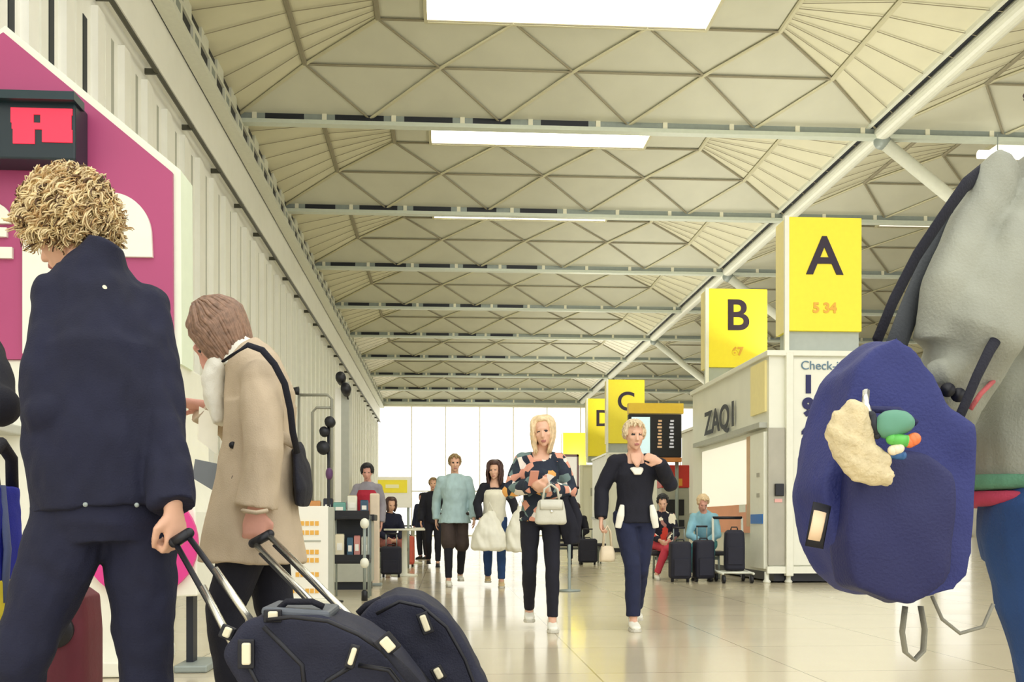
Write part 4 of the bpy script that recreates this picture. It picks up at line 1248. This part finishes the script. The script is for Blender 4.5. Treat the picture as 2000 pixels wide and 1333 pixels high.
def handbag(px, py, D, w_, h_, d_, m, label, nm='handbag', strap=.18, flap=True):
    b = thing(nm, label, 'bag', PT(px, py, D))
    mb = MB().tube([(0, 0, -h_ / 2), (0, 0, -h_ * .4), (0, 0, 0), (0, 0, h_ * .42), (0, 0, h_ / 2)], [(w_ * .44, d_ * .4), (w_ * .5, d_ * .5), (w_ * .47, d_ * .48), (w_ * .4, d_ * .3), (w_ * .36, d_ * .2)], V((1, 0, 0)), 26, squar=.45)
    fin(organic(mb, .008, 3, (.004, 14, 10)), 'bag_body', m, b)
    if flap:
        MB().tube([(0, -d_ * .46, h_ * .1), (0, -d_ * .42, h_ * .3), (0, -d_ * .24, h_ * .5)], [(w_ * .36, .006)] * 3, V((1, 0, 0)), 12).build('flap', m, b, True)
        MB().ball((0, -d_ * .5, h_ * .02), (.012, .006, .012)).build('clasp', M_CHROME, b, True)
    for yy in (-d_ * .15, d_ * .15):
        MB().tube([(-w_ * .26, yy, h_ * .44), (-w_ * .2, yy, h_ / 2 + strap * .7), (0, yy, h_ / 2 + strap), (w_ * .2, yy, h_ / 2 + strap * .7), (w_ * .26, yy, h_ * .44)], .008, V((0, 1, 0)), 8).build('handle', m, b, True)
    return b
handbag(1076, 1001, 7.93, .25, .19, .1, cloth('pale_grey_leather', (206, 204, 188), .05, .5), 'pale grey handbag hanging in front of the woman in floral top', strap=.12)
# dark coat folded on her arm
ct = thing('folded_coat', 'dark coat draped over the arm of the woman in floral top', 'coat', PT(1110, 1010, 8.22))
mb = MB().tube([(.03, 0, -.22), (.02, 0, -.1), (-.02, 0, .06), (-.06, .0, .22)], [(.06, .05), (.085, .06), (.075, .06), (.04, .05)], V((1, 0, 0)), 18)
fin(organic(mb, .01, 3, (.012, 12, 5)), 'coat_body', C_BLACK, ct)
mb = MB().tube([(.06, -.02, -.16), (.075, -.02, 0), (.02, -.02, .16)], [(.03, .03), (.04, .03), (.03, .03)], V((1, 0, 0)), 12)
fin(organic(mb, .01, 2), 'coat_sleeve', C_BLACK, ct)

# woman in black cardigan and navy trousers
D = 8.4
o = FL(1240, D); HD = 178
J = base_joints(1.7, .93); walk(J, 'R', .2)
for k_ in ('anL', 'knL', 'anR', 'knR'):
    J[k_].x *= .45
J['elR'] = V((.27, -.02, 1.14)); J['wrR'] = V((.285, .06, .9)); J['elL'] = V((-.285, .04, 1.18)); J['wrL'] = V((-.17, .19, 1.35)); J['shR'] += V((.01, 0, 0))
J['head'] += V((.01, .01, -.01))
card, M = make_person('person in black cardigan and dark blue trousers with pulled back fair hair', o, HD, J, SKIN,
    hands=dict(L=dict(d=V((.8, .2, .35)), n=V((.2, -1, 0)), curl=.8), R=dict(d=V((0.05, .15, -1)), n=V((-1, .2, 0)), curl=.9)), headrot=(6, 4, 0), voxel=.009, w=.93,
    tops=[dict(m=C_WHITE, name='white_shirt', hem=.05, fat=.01, sleeve=0, flare=.0, neckdrop=.06),
          dict(m=C_BLACK, name='cardigan', hem=.07, fat=.022, neckdrop=.05, sfat=.022, flare=.01)],
    bottom=dict(m=C_DENIM2, fat=.014, flare=.005), shoe=dict(m=S_WHITE, sole=S_SOLE),
    hair=dict(m=mat('fair_hair', (216, 196, 160), .5, vary=.2, scale=40), style='short', n=240, vol=.006, gap=64, seed=11))
# neckline showing the white shirt and skin, white shirt tails
mb = MB().tube([J['neck'] + V((0, .06, -.02)), J['upper'] + V((.0, .094, -.01)), J['chest'] + V((.0, .128, .07))], [(.05, .02), (.045, .018), (.015, .014)], V((1, 0, 0)), 16)
fin(organic(mb, .007, 3), 'neckline_skin', SKIN, card)
mb = MB().tube([J['upper'] + V((0, .1, -.075)), J['chest'] + V((.0, .13, .035)), J['chest'] + V((.0, .138, .0))], [(.058, .018), (.05, .018), (.03, .012)], V((1, 0, 0)), 16)
fin(organic(mb, .007, 3), 'shirt_front', C_WHITE, card)
for sx in (-1, 1):
    mb = MB().tube([J['pelvis'] + V((sx * .12, .115, .08)), J['pelvis'] + V((sx * .135, .125, -.01)), J['pelvis'] + V((sx * .155, .11, -.11))], [(.02, .014), (.034, .016), (.028, .014)], V((1, 0, 0)), 12)
    fin(organic(mb, .008, 2), 'shirt_tail', C_WHITE, card)
handbag(1186, 1082, 8.32, .13, .13, .09, cloth('sand_leather', (222, 206, 176), .05, .5), 'small sand coloured bag hanging from the hand of the person in black cardigan', strap=.16, flap=False)

# man in pale blue shirt
D = 14.2
o = FL(888, D); HD = 184
J = base_joints(1.82, 1.02); walk(J, 'R', .18)
make_person('person in loose pale blue shirt and dark brown shorts walking in the middle distance', o, HD, J, SKIN, headrot=(0, 4, 0), voxel=.011, w=1.04,
    tops=[dict(m=C_SHIRT, name='shirt', hem=.13, fat=.032, sfat=.02, flare=.035, amp=.01)],
    bottom=dict(m=C_BROWN, fat=.018, to=.44, flare=.02), shoe=dict(m=S_WHITE, sole=S_SOLE), hair=dict(m=H_SAND, style='short', n=160, seed=6))
p_ = bpy.data.objects
leg = [c for c in COL.objects if c.type == 'EMPTY' and c.get('label', '').startswith('person in loose pale blue')][0]
garment_legs(leg, J, 1.0, .011, C_BLACK, 'leggings', .004, .97, .003, seat=False)
# man behind him
o = FL(846, 20.5); J = base_joints(1.78); walk(J, 'L', .2)
make_person('person in dark clothes half hidden behind the man in pale blue shirt', o, 180, J, SKIN, voxel=.014,
    tops=[dict(m=C_BLACK, name='jacket', hem=.1, fat=.025)], bottom=dict(m=C_BLACK, fat=.01), shoe=dict(m=S_BLACK, sole=S_BLACK), hair=dict(m=H_SAND, style='short', n=120, seed=7))
# brunette with white bags
D = 14.0
o = FL(966, D); HD = 178
J = base_joints(1.7, .9); walk(J, 'L', .16)
J['elR'] = V((.24, .04, 1.13)); J['wrR'] = V((.2, .16, .93)); J['elL'] = V((-.26, .04, 1.13)); J['wrL'] = V((-.3, .14, .95))
make_person('person with long dark hair in cream top and jeans carrying white bags', o, HD, J, SKIN, headrot=(-14, 4, 0), voxel=.01, w=.9,
    tops=[dict(m=C_BLACK, name='cardigan', hem=.06, fat=.02, neckdrop=.04, sfat=.02), dict(m=C_CREAM, name='cream_top', hem=.1, fat=.03, sleeve=0, neckdrop=.07, waistfit=.0)],
    bottom=dict(m=C_DENIM, fat=.012), shoe=dict(m=S_TAN, sole=S_SOLE),
    hair=dict(m=H_DARK, style='long', L=.24, vol=.012, n=190, gap=58, seed=8, tilt=.01))
def carrier(px, py, D, w_, h_, d_, m, label, seed):
    b = thing('carrier_bag', label, 'bag', PT(px, py, D), 0, 'bulky white bags carried by the walkers')
    mb = MB().tube([(0, 0, -h_ / 2), (0, 0, -h_ * .42), (0, 0, -h_ * .1), (.01, 0, h_ * .3), (.02, 0, h_ * .5)], [(w_ * .42, d_ * .4), (w_ * .5, d_ * .5), (w_ * .47, d_ * .5), (w_ * .27, d_ * .32), (w_ * .1, d_ * .14)], V((1, 0, 0)), 24)
    fin(organic(mb, .011, 3, (.022, 9, 4)), 'bag_body', m, b)
    MB().tube([(-w_ * .08, 0, h_ * .45), (0, 0, h_ * .5 + .11), (w_ * .12, 0, h_ * .45)], .01, V((0, 1, 0)), 8).build('handle', m, b, True)
    return b
M_CB = cloth('white_plastic_bag', (234, 232, 216), .06, .5)
carrier(956, 1037, 13.45, .47, .52, .26, M_CB, 'bulky white bag carried low in front of the woman with long dark hair', 1)
carrier(1016, 1034, 13.6, .42, .6, .26, M_CB, 'bulky white bag between the dark haired woman and the woman in floral top', 2)
# ------------------------------------------------------------------ seated travellers and luggage on the right
def sit(J, seat=.47, lean=.0):
    dz = seat + .09 - J['pelvis'].z
    for k in J:
        if k[:2] not in ('kn', 'an'):
            J[k].z += dz
    for k in ('waist', 'chest', 'upper', 'neck', 'head', 'shL', 'shR', 'elL', 'elR', 'wrL', 'wrR'):
        J[k].y += lean * (J[k].z - J['pelvis'].z) * 1.4
        J[k].z -= abs(lean) * .12 * (J[k].z - J['pelvis'].z)
    for s, sx in (('L', -1), ('R', 1)):
        J['hip' + s] = V((sx * .09, .02, seat + .07))
        J['kn' + s] = V((sx * .12, .43, seat + .04)); J['an' + s] = V((sx * .12, .42, .085))
        J['el' + s] = J['sh' + s] + V((sx * .06, .08, -.27)); J['wr' + s] = J['kn' + s] + V((-sx * .04, -.12, .1))
    return J
def bench(px, D, L, label, rz=0.0, h=.44):
    b = thing('bench', label, 'bench', FL(px, D), rz)
    MB().box((0, 0, h - .04), (L, .42, .07)).build('seat', M_BLACK, b, bevel=.02)
    for sx in (-1, 1):
        lg = MB(); lg.tube([(sx * (L / 2 - .12), -.18, 0), (sx * (L / 2 - .12), -.14, h - .08), (sx * (L / 2 - .12), .14, h - .08), (sx * (L / 2 - .12), .18, 0)], .018, V((1, 0, 0)), 8)
        lg.build('leg_frame', M_GREYST, b, True)
    MB().box((0, 0, h - .12), (L - .2, .05, .05)).build('beam', M_GREYST, b)
    return b
SD_ = 16.0
bench(1340, SD_ + .05, 1.2, 'low black bench with two seated people beside the tall check-in desk', h=.44)
C_CHECK = cloth('checked_cloth', (210, 196, 170), .1)
def checked():
    m = C_CHECK; nt = m.node_tree; b = nt.nodes['Principled BSDF']
    tc = nt.nodes.new('ShaderNodeTexCoord'); vo = nt.nodes.new('ShaderNodeTexVoronoi'); vo.distance = 'CHEBYCHEV'; vo.inputs['Scale'].default_value = 11
    nt.links.new(tc.outputs['Object'], vo.inputs['Vector'])
    sx = nt.nodes.new('ShaderNodeSeparateColor'); nt.links.new(vo.outputs['Color'], sx.inputs[0])
    r = nt.nodes.new('ShaderNodeValToRGB'); r.color_ramp.interpolation = 'CONSTANT'
    el = r.color_ramp.elements
    el[0].position = 0; el[0].color = (*s2l((24, 24, 40)), 1); el[1].position = .38; el[1].color = (*s2l((240, 232, 206)), 1)
    for p_, c_ in ((.62, (214, 70, 52)), (.74, (24, 24, 40)), (.9, (170, 120, 110))):
        e_ = el.new(p_); e_.color = (*s2l(c_), 1)
    nt.links.new(sx.outputs[1], r.inputs['Fac']); nt.links.new(r.outputs['Color'], b.inputs['Base Color'])
checked()
C_REDTR = cloth('coral_red_cotton', (206, 66, 84))
C_SKY = cloth('light_blue_jersey', (150, 204, 222), .12)
C_TEAL = cloth('teal_cotton', (64, 150, 160), .12)
J = sit(base_joints(1.66, .92), .47, .12)
J['knR'] = V((-.02, .36, .48)); J['anR'] = V((.12, .32, .085))
make_person('seated person in checked top and red trousers right of the woman in black cardigan', FL(1292, SD_) , 176, J, SKIN, headrot=(-10, 24, 0), voxel=.012, w=.92,
    tops=[dict(m=C_CHECK, name='checked_top', hem=.0, fat=.02, sfat=.018)], bottom=dict(m=C_REDTR, fat=.012), shoe=dict(m=S_WHITE, sole=S_SOLE),
    hair=dict(m=H_BLACK, style='short', n=150, vol=.006, seed=21))
J = sit(base_joints(1.68, .95), .47, .42)
make_person('seated person in light blue top bending forward beside the tall check-in desk', FL(1378, SD_), 160, J, SKIN2, headrot=(20, 34, 0), voxel=.012, w=.96,
    tops=[dict(m=C_SKY, name='blue_top', hem=.0, fat=.024, sfat=.018)], bottom=dict(m=C_TEAL, fat=.012), shoe=dict(m=S_BLACK, sole=S_BLACK),
    hair=dict(m=H_LONGB, style='short', n=150, vol=.008, seed=22))
M_LUG = cloth('black_luggage_fabric', (28, 29, 46), .1, .7)
def upright_case(px, py_bottom_D, w_, h_, d_, label, m=M_LUG, rz=0.0, z=0.0, group='dark suitcases beside the bench', nm='suitcase'):
    p = FL(px, py_bottom_D)
    s = thing(nm, label, 'suitcase', (p.x, p.y, z), rz, group)
    mb = MB().tube([(0, 0, .05), (0, 0, .08), (0, 0, h_ * .5), (0, 0, h_ - .03), (0, 0, h_)], [(w_ * .42, d_ * .4), (w_ * .5, d_ * .5), (w_ * .5, d_ * .5), (w_ * .49, d_ * .48), (w_ * .4, d_ * .34)], V((1, 0, 0)), 28, squar=.6)
    fin(organic(mb, .011, 3), 'shell', m, s)
    MB().box((0, -d_ * .53, h_ * .36), (w_ * .74, .03, h_ * .42)).build('front_pocket', m, s, bevel=.012)
    for sx in (-1, 1):
        MB().tube([(sx * w_ * .36 - .018, 0, .035), (sx * w_ * .36 + .018, 0, .035)], .035, V((0, 1, 0)), 14).build('wheel', M_BLACK, s, True)
        MB().tube([(sx * w_ * .25, d_ * .3, h_ - .02), (sx * w_ * .25, d_ * .3, h_ + .2)], .009, None, 8).build('handle_bar', M_GREYST, s, True)
    MB().tube([(-w_ * .28, d_ * .3, h_ + .2), (w_ * .28, d_ * .3, h_ + .2)], .014, None, 8).build('handle_grip', M_BLACK, s, True)
    MB().tube([(-.06, 0, h_ - .005), (-.05, 0, h_ + .025), (.05, 0, h_ + .025), (.06, 0, h_ - .005)], .01, V((0, 1, 0)), 8).build('carry_handle', M_BLACK, s, True)
    return s
upright_case(1328, 15.1, .32, .6, .24, 'dark suitcase in front of the bench, nearest the red trousers')
upright_case(1374, 15.15, .3, .62, .24, 'dark suitcase in front of the bench, beside the trolley', rz=.08)
# luggage trolley with a black case standing on it
tr = thing('luggage_trolley', 'white tube luggage trolley between the bench and the tall check-in desk', 'trolley', FL(1432, 15.05), R(-4))
for sx in (-.22, .22):
    MB().tube([(sx, -.35, .14), (sx, .3, .16), (sx, .36, .3), (sx, .42, .95)], .018, V((1, 0, 0)), 10).build('side_tube', M_STEEL, tr, True)
MB().tube([(-.22, .42, .95), (.22, .42, .95)], .022, None, 10).build('push_bar', M_BLACK, tr, True)
for yy in (-.3, -.1, .1, .28):
    MB().tube([(-.22, yy, .15), (.22, yy, .15)], .012, None, 8).build('deck_bar', M_STEEL, tr, True)
for sx in (-.2, .2):
    for yy in (-.3, .26):
        MB().tube([(sx - .02, yy, .06), (sx + .02, yy, .06)], .06, V((0, 1, 0)), 16).build('wheel', M_BLACK, tr, True)
p = FL(1434, 15.05)
c_ = thing('suitcase', 'upright black case standing on the luggage trolley', 'suitcase', (p.x, p.y, .17), R(-8), 'dark suitcases beside the bench')
mb = MB().tube([(0, 0, 0), (0, 0, .03), (0, 0, .4), (0, 0, .56), (0, 0, .6)], [(.13, .09), (.15, .12), (.15, .12), (.14, .11), (.1, .08)], V((1, 0, 0)), 24, squar=.5)
fin(organic(mb, .011, 3), 'shell', M_LUG, c_)
MB().tube([(-.05, 0, .6), (-.04, 0, .64), (.04, 0, .64), (.05, 0, .6)], .01, V((0, 1, 0)), 8).build('carry_handle', M_BLACK, c_, True)
MB().box((0, -.125, .22), (.22, .02, .26)).build('front_pocket', M_LUG, c_, bevel=.01)

# seated people farther on, right of the woman in floral top
bench(1124, 22.6, 1.3, 'low dark bench far behind the woman in floral top')
J = sit(base_joints(1.7, 1.0), .47, .25)
make_person('seated person in dark clothes holding a pale bundle right of the woman in floral top', FL(1126, 22.5), 170, J, SKIN, headrot=(0, 24, 0), voxel=.014,
    tops=[dict(m=C_BLACK, name='jacket', hem=.0, fat=.025)], bottom=dict(m=C_NAVY2, fat=.014), shoe=dict(m=S_BLACK, sole=S_BLACK), hair=dict(m=H_DARK, style='short', n=110, seed=31))
bn = thing('bundle', 'pale blue and white bundle on the lap of the seated person in dark clothes', 'bundle', PT(1119, 1046, 22.0))
fin(organic(MB().ball((0, 0, 0), (.17, .12, .11)).ball((.06, 0, .05), (.09, .09, .08)), .012, 3, (.012, 9, 9)), 'cloth_bundle', cloth('pale_blue_towel', (188, 214, 222), .1), bn)
upright_case(1148, 21.5, .4, .55, .22, 'dark suitcase standing right of the seated person far behind', group=None)
s = thing('framed_notice', 'white framed notice on a stand just right of the woman in floral top', 'sign', FL(1112, 13.0))
MB().box((0, 0, 1.52), (.2, .04, .4)).build('board', mat('notice_white', (226, 222, 212), .5, vary=.02), s)
for a_, b_ in (((-.12, -.025, 1.3), (.12, .025, 1.33)), ((-.12, -.025, 1.71), (.12, .025, 1.74)), ((-.12, -.025, 1.3), (-.095, .025, 1.74)), ((.095, -.025, 1.3), (.12, .025, 1.74))):
    MB().box2(a_, b_).build('frame_bar', mat('brown_frame', (104, 78, 76), .5, vary=.05), s)
MB().lathe((0, 0, 0), [(.14, 0), (.14, .02), (.02, .03), (.018, 1.3)], 16).build('stand', M_GREYST, s, True)

# ------------------------------------------------------------------ shop stand and goods on the left
M_AB = mat('sign_board_white', (250, 248, 238), .4, vary=.01)
M_ORANGE = mat('orange_lettering', (240, 184, 84), .5, vary=0)
a_ = thing('menu_board', 'white upright board with orange text rows behind the beige trench coat', 'sign', FL(558, 10.0))
wd2 = .41
MB().box2((0, 0, .12), (wd2, .09, 1.03)).build('board', M_AB, a_, bevel=.006)
MB().box2((wd2, .005, .1), (wd2 + .05, .13, 1.02)).build('side_rail', M_GREY, a_)
MB().box2((-.02, -.06, 0), (wd2 + .06, .16, .12)).build('base', M_WHITE, a_, bevel=.01)
for zz, ww in ((.86, .26), (.77, .2), (.58, .24), (.5, .3), (.36, .26), (.2, .3)):
    n_ = int(ww / .045)
    for k in range(n_):
        MB().box2((.32 - k * .047 - .036, -.006, zz - .022), (.32 - k * .047, .002, zz + .022)).build('orange_text', M_ORANGE, a_)
MB().box2((.12, -.005, .68), (.34, .002, .695)).build('grey_text', M_GREY, a_)
# display rack
D = 12.0
rk = thing('display_rack', 'black two tier display rack right of the white menu board', 'rack', FL(688, D))
for zz in (.42, .93):
    MB().box((0, 0, zz), (.42, .34, .05)).build('tray', M_BLACK, rk, bevel=.01)
    MB().box((0, -.16, zz + .05), (.42, .02, .06)).build('tray_lip', M_BLACK, rk)
MB().box((0, .15, .68), (.42, .02, .5)).build('back_panel', M_DARK, rk)
for sx in (-.2, .2):
    for sy in (-.15, .15):
        MB().tube([(sx, sy, 0), (sx, sy, .95)], .012, None, 8).build('leg', M_GREYST, rk, True)
goods = [((-.14, -.02, .445), (.1, .1, .28), (240, 230, 200), 'cream upright carton on the lower tray of the black rack'), ((-.02, -.02, .445), (.07, .1, .24), (60, 96, 120), 'dark teal carton on the lower tray of the black rack'),
         ((.06, -.02, .445), (.07, .1, .26), (206, 140, 132), 'pink carton on the lower tray of the black rack'), ((.15, -.02, .445), (.08, .1, .25), (198, 200, 186), 'grey carton on the lower tray of the black rack')]
p0 = FL(688, D)
def carton(loc, size, c, label, nm='carton', group=None):
    b = thing(nm, label, 'box', loc, 0, group)
    MB().box((0, 0, size[2] / 2), size).build('carton_body', mat('carton_%d_%d_%d' % c, c, .5, vary=.05), b, bevel=.006)
    MB().box((0, 0, size[2] + .004), (size[0] * .9, size[1] * .9, .012)).build('lid', mat('carton_lid_%d' % c[0], tuple(max(0, v - 26) for v in c), .5, vary=.05), b)
    MB().box((0, -size[1] / 2 - .002, size[2] * .5), (size[0] * .6, .004, size[2] * .3)).build('front_label', M_AB, b)
    return b
for l_, s_, c, lb_ in goods:
    carton(V((p0.x + l_[0], p0.y + l_[1], l_[2] + .005)), s_, c, lb_, group='cartons on the black display rack')
# goods counter
D = 13.2
ctr = thing('shop_counter', 'long dark shop counter behind the display rack', 'counter', FL(600, D))
MB().box2((-.9, 0, .9), (.86, .6, .98)).build('counter_top', M_BLACK, ctr, bevel=.01)
MB().box2((-.86, .05, .1), (.82, .55, .9)).build('cabinet', M_GREY, ctr, bevel=.01)
MB().box2((-.84, .1, 0), (.8, .5, .1)).build('plinth', M_DARK, ctr)
p0 = FL(600, D)
cg = [(-.1, .14, .16, .1, .22, (236, 226, 204), 'white'), (.08, .2, .14, .1, .17, (226, 160, 96), 'orange'), (.25, .18, .12, .12, .2, (40, 44, 62), 'black'), (.4, .14, .16, .1, .15, (112, 168, 158), 'teal'), (.56, .2, .12, .1, .24, (240, 238, 222), 'tall cream'), (.72, .16, .1, .1, .18, (60, 90, 116), 'blue')]
for x_, y_, w_, d_, h_, c, nm_ in cg:
    carton(V((p0.x + x_, p0.y + y_, .98)), (w_, d_, h_), c, '%s carton standing on the long dark shop counter' % nm_, group='cartons on the shop counter')
# tall display board with two spotlights
t_ = thing('display_board', 'tall white display board with two black spotlights on top, left wall side', 'board', FL(654, 16.5))
MB().box2((0, 0, 0), (.1, .5, 3.05)).build('white_edge', M_AB, t_)
MB().box2((.1, .0, 1.0), (.23, .5, 3.15)).build('grey_panel', M_GREY, t_)
MB().box2((.1, .0, 0), (.2, .5, .98)).build('lower_panel', M_AB, t_)
for (px, py, dd) in ((666, 742, 16.35), (676, 764, 16.35)):
    q = PT(px, py, dd) - t_.location
    o_ = MB().tube([q + V((0, .1, -.03)), q + V((0, -.02, .02)), q + V((0, -.1, .05))], [.06, .085, .075], V((1, 0, 0)), 16).build('spotlight', M_BLACK, t_, True)
    MB().tube([q + V((0, .05, 0)), q + V((.02, .12, -.12))], .012, None, 8).build('bracket', M_BLACK, o_, True)
# tubular frame stand
f_ = thing('tube_frame', 'grey bent tube frame with a small black lamp against the white wall', 'frame', FL(616, 15.0))
def lf(px, py, D=15.0): return PT(px, py, D) - f_.location
M_TUBEG = mat('tube_grey', (150, 150, 138), .4, .3, vary=.03)
MB().tube([lf(584, 772), lf(640, 772), lf(648, 780), lf(648, 1138)], .022, V((0, 1, 0)), 10).build('outer_tube', M_TUBEG, f_, True)
MB().tube([lf(648, 797), lf(618, 797), lf(610, 806), lf(610, 1138)], .02, V((0, 1, 0)), 10).build('inner_tube', M_TUBEG, f_, True)
MB().tube([lf(584, 772), lf(584, 1138)], .02, V((0, 1, 0)), 10).build('left_tube', M_TUBEG, f_, True)
q = lf(580, 764)
MB().tube([q + V((-.05, 0, 0)), q + V((.03, 0, 0))], [.05, .065], None, 14).build('lamp_head', M_BLACK, f_, True)
# pole with black spot lamps
l_ = thing('spotlight_pole', 'black pole with three round black spotlights beside the white display board', 'lamp', FL(642, 11.2))
def lq(px, py): return PT(px, py, 11.2) - l_.location
MB().tube([V((0, 0, .02)), lq(642, 830)], .017, V((1, 0, 0)), 10).build('pole', M_BLACK, l_, True)
MB().lathe((0, 0, 0), [(.16, 0), (.16, .015), (.03, .03)], 20).build('base', M_BLACK, l_, True)
for px, py, r_ in ((645, 826, .06), (634, 845, .055), (632, 876, .075)):
    q = lq(px, py)
    o_ = MB().tube([q + V((0, .06, 0)), q, q + V((0, -.07, .01))], [r_ * .6, r_, r_ * .92], V((1, 0, 0)), 16).build('spotlight', M_BLACK, l_, True)
    MB().tube([q, V((lq(642, py).x, 0, q.z))], .012, None, 8).build('bracket', M_BLACK, o_, True)
MB().ball(lq(643, 926), (.04, .04, .07)).build('purple_knob', mat('purple_knob', (92, 56, 100), .5, vary=.05), l_, True)
# shop person behind
J = base_joints(1.74, .95); J['elR'] = V((.25, .1, 1.12)); J['wrR'] = V((.16, .28, 1.05))
make_person('person with black hair in grey and red top standing behind the shop goods', FL(718, 15.2), 170, J, SKIN2, headrot=(10, 12, 0), voxel=.013, w=.95,
    tops=[dict(m=cloth('mauve_grey_cloth', (150, 146, 156), .12), name='grey_top', hem=.1, fat=.02), dict(m=cloth('crimson_cloth', (176, 36, 60), .1), name='red_waistcoat', hem=.02, fat=.03, sleeve=0, neckdrop=.05)],
    bottom=dict(m=C_BLACK, fat=.012), shoe=dict(m=S_BLACK, sole=S_BLACK), hair=dict(m=H_BLACK, style='short', n=150, vol=.014, seed=41))
# cream post and small grey post
c_ = thing('barrier_post', 'cream square post with rounded top right of the display rack', 'post', FL(732, 14.2))
MB().box((0, 0, .64), (.13, .13, 1.28)).build('post_body', mat('cream_post', (232, 214, 190), .5, vary=.04), c_, bevel=.02)
MB().box((0, 0, .02), (.2, .2, .04)).build('foot_plate', M_GREYST, c_, bevel=.008)
MB().box((-.072, 0, .6), (.012, .1, 1.1)).build('side_strip', mat('tan_strip', (170, 122, 96), .5, vary=.05), c_)
c_ = thing('barrier_post', 'thin grey post with black foot in front of the display rack', 'post', FL(712, 11.4))
MB().lathe((0, 0, 0), [(.035, 0), (.035, .1), (.018, .12)], 14).build('foot', M_BLACK, c_, True)
MB().tube([(0, 0, .1), (0, 0, .9)], .018, V((1, 0, 0)), 12).build('tube', M_GREYST, c_, True)
for zz in (.42, .86):
    MB().ball((0, 0, zz), (.05, .05, .06)).build('white_knob', M_WHITE, c_, True)
# yellow sign
y_ = thing('counter_sign', 'wide yellow sign on a white board low at the far left wall', 'sign', FL(737, 20.0))
MB().box2((0, 0, 1.18), (.66, .06, 1.78)).build('board', M_AB, y_, bevel=.006)
MB().box2((.01, -.015, 1.47), (.58, .0, 1.72)).build('yellow_panel', M_YEL, y_)
MB().box2((.16, -.02, 1.56), (.42, -.012, 1.63)).build('white_lettering', mat('cream_lettering', (252, 248, 196), .5, vary=0), y_)
for xx in (.06, .6):
    MB().tube([(xx, .03, 0), (xx, .03, 1.2)], .025, None, 10).build('leg', M_GREYST, y_, True)
# cafe tables and people farther along the wall
def cafe_table(px, D, label, h=.78, r_=.34):
    t = thing('cafe_table', label, 'table', FL(px, D), 0, 'white pedestal tables along the left wall')
    MB().lathe((0, 0, 0), [(.02, h - .035), (r_, h - .03), (r_, h), (.02, h)], 28).build('tabletop', M_WHITE, t, True)
    MB().lathe((0, 0, 0), [(.22, 0), (.22, .02), (.05, .04), (.04, h - .03)], 20).build('pedestal', M_WHITE, t, True)
    return t
cafe_table(790, 16.9, 'white pedestal table right of the cream post')
cafe_table(806, 22.5, 'farther white pedestal table in front of the standing person in dark blue', .78, .32)
bench(758, 18.2, .7, 'small dark bench under the seated person near the white pedestal table')
J = sit(base_joints(1.68, .95), .47, .2)
make_person('seated person in dark top with reddish skirt near the white pedestal table', FL(757, 18.1), 200, J, SKIN, headrot=(0, 18, 0), voxel=.014, w=.95,
    tops=[dict(m=C_NAVY, name='jacket', hem=.0, fat=.022)], bottom=dict(m=cloth('rust_cloth', (150, 88, 84), .2), fat=.016), shoe=dict(m=S_BLACK, sole=S_BLACK), hair=dict(m=H_DARK, style='long', L=.15, n=120, seed=51))
J = base_joints(1.6, 1.0)
make_person('person in dark blue clothes standing far off left of the pale blue shirt', FL(826, 25.0), 150, J, SKIN2, headrot=(0, 10, 0), voxel=.014,
    tops=[dict(m=C_DENIM2, name='jacket', hem=.12, fat=.035)], bottom=dict(m=C_BLACK, fat=.016), shoe=dict(m=S_BLACK, sole=S_BLACK), hair=dict(m=H_BLACK, style='short', n=110, seed=52))
upright_case(796, 20.5, .28, .62, .2, 'orange red suitcase between the two white pedestal tables', m=cloth('orange_red_shell', (214, 96, 76), .08, .5), group=None)
upright_case(764, 16.4, .34, .5, .2, 'dark suitcase left of the nearer white pedestal table', group=None)
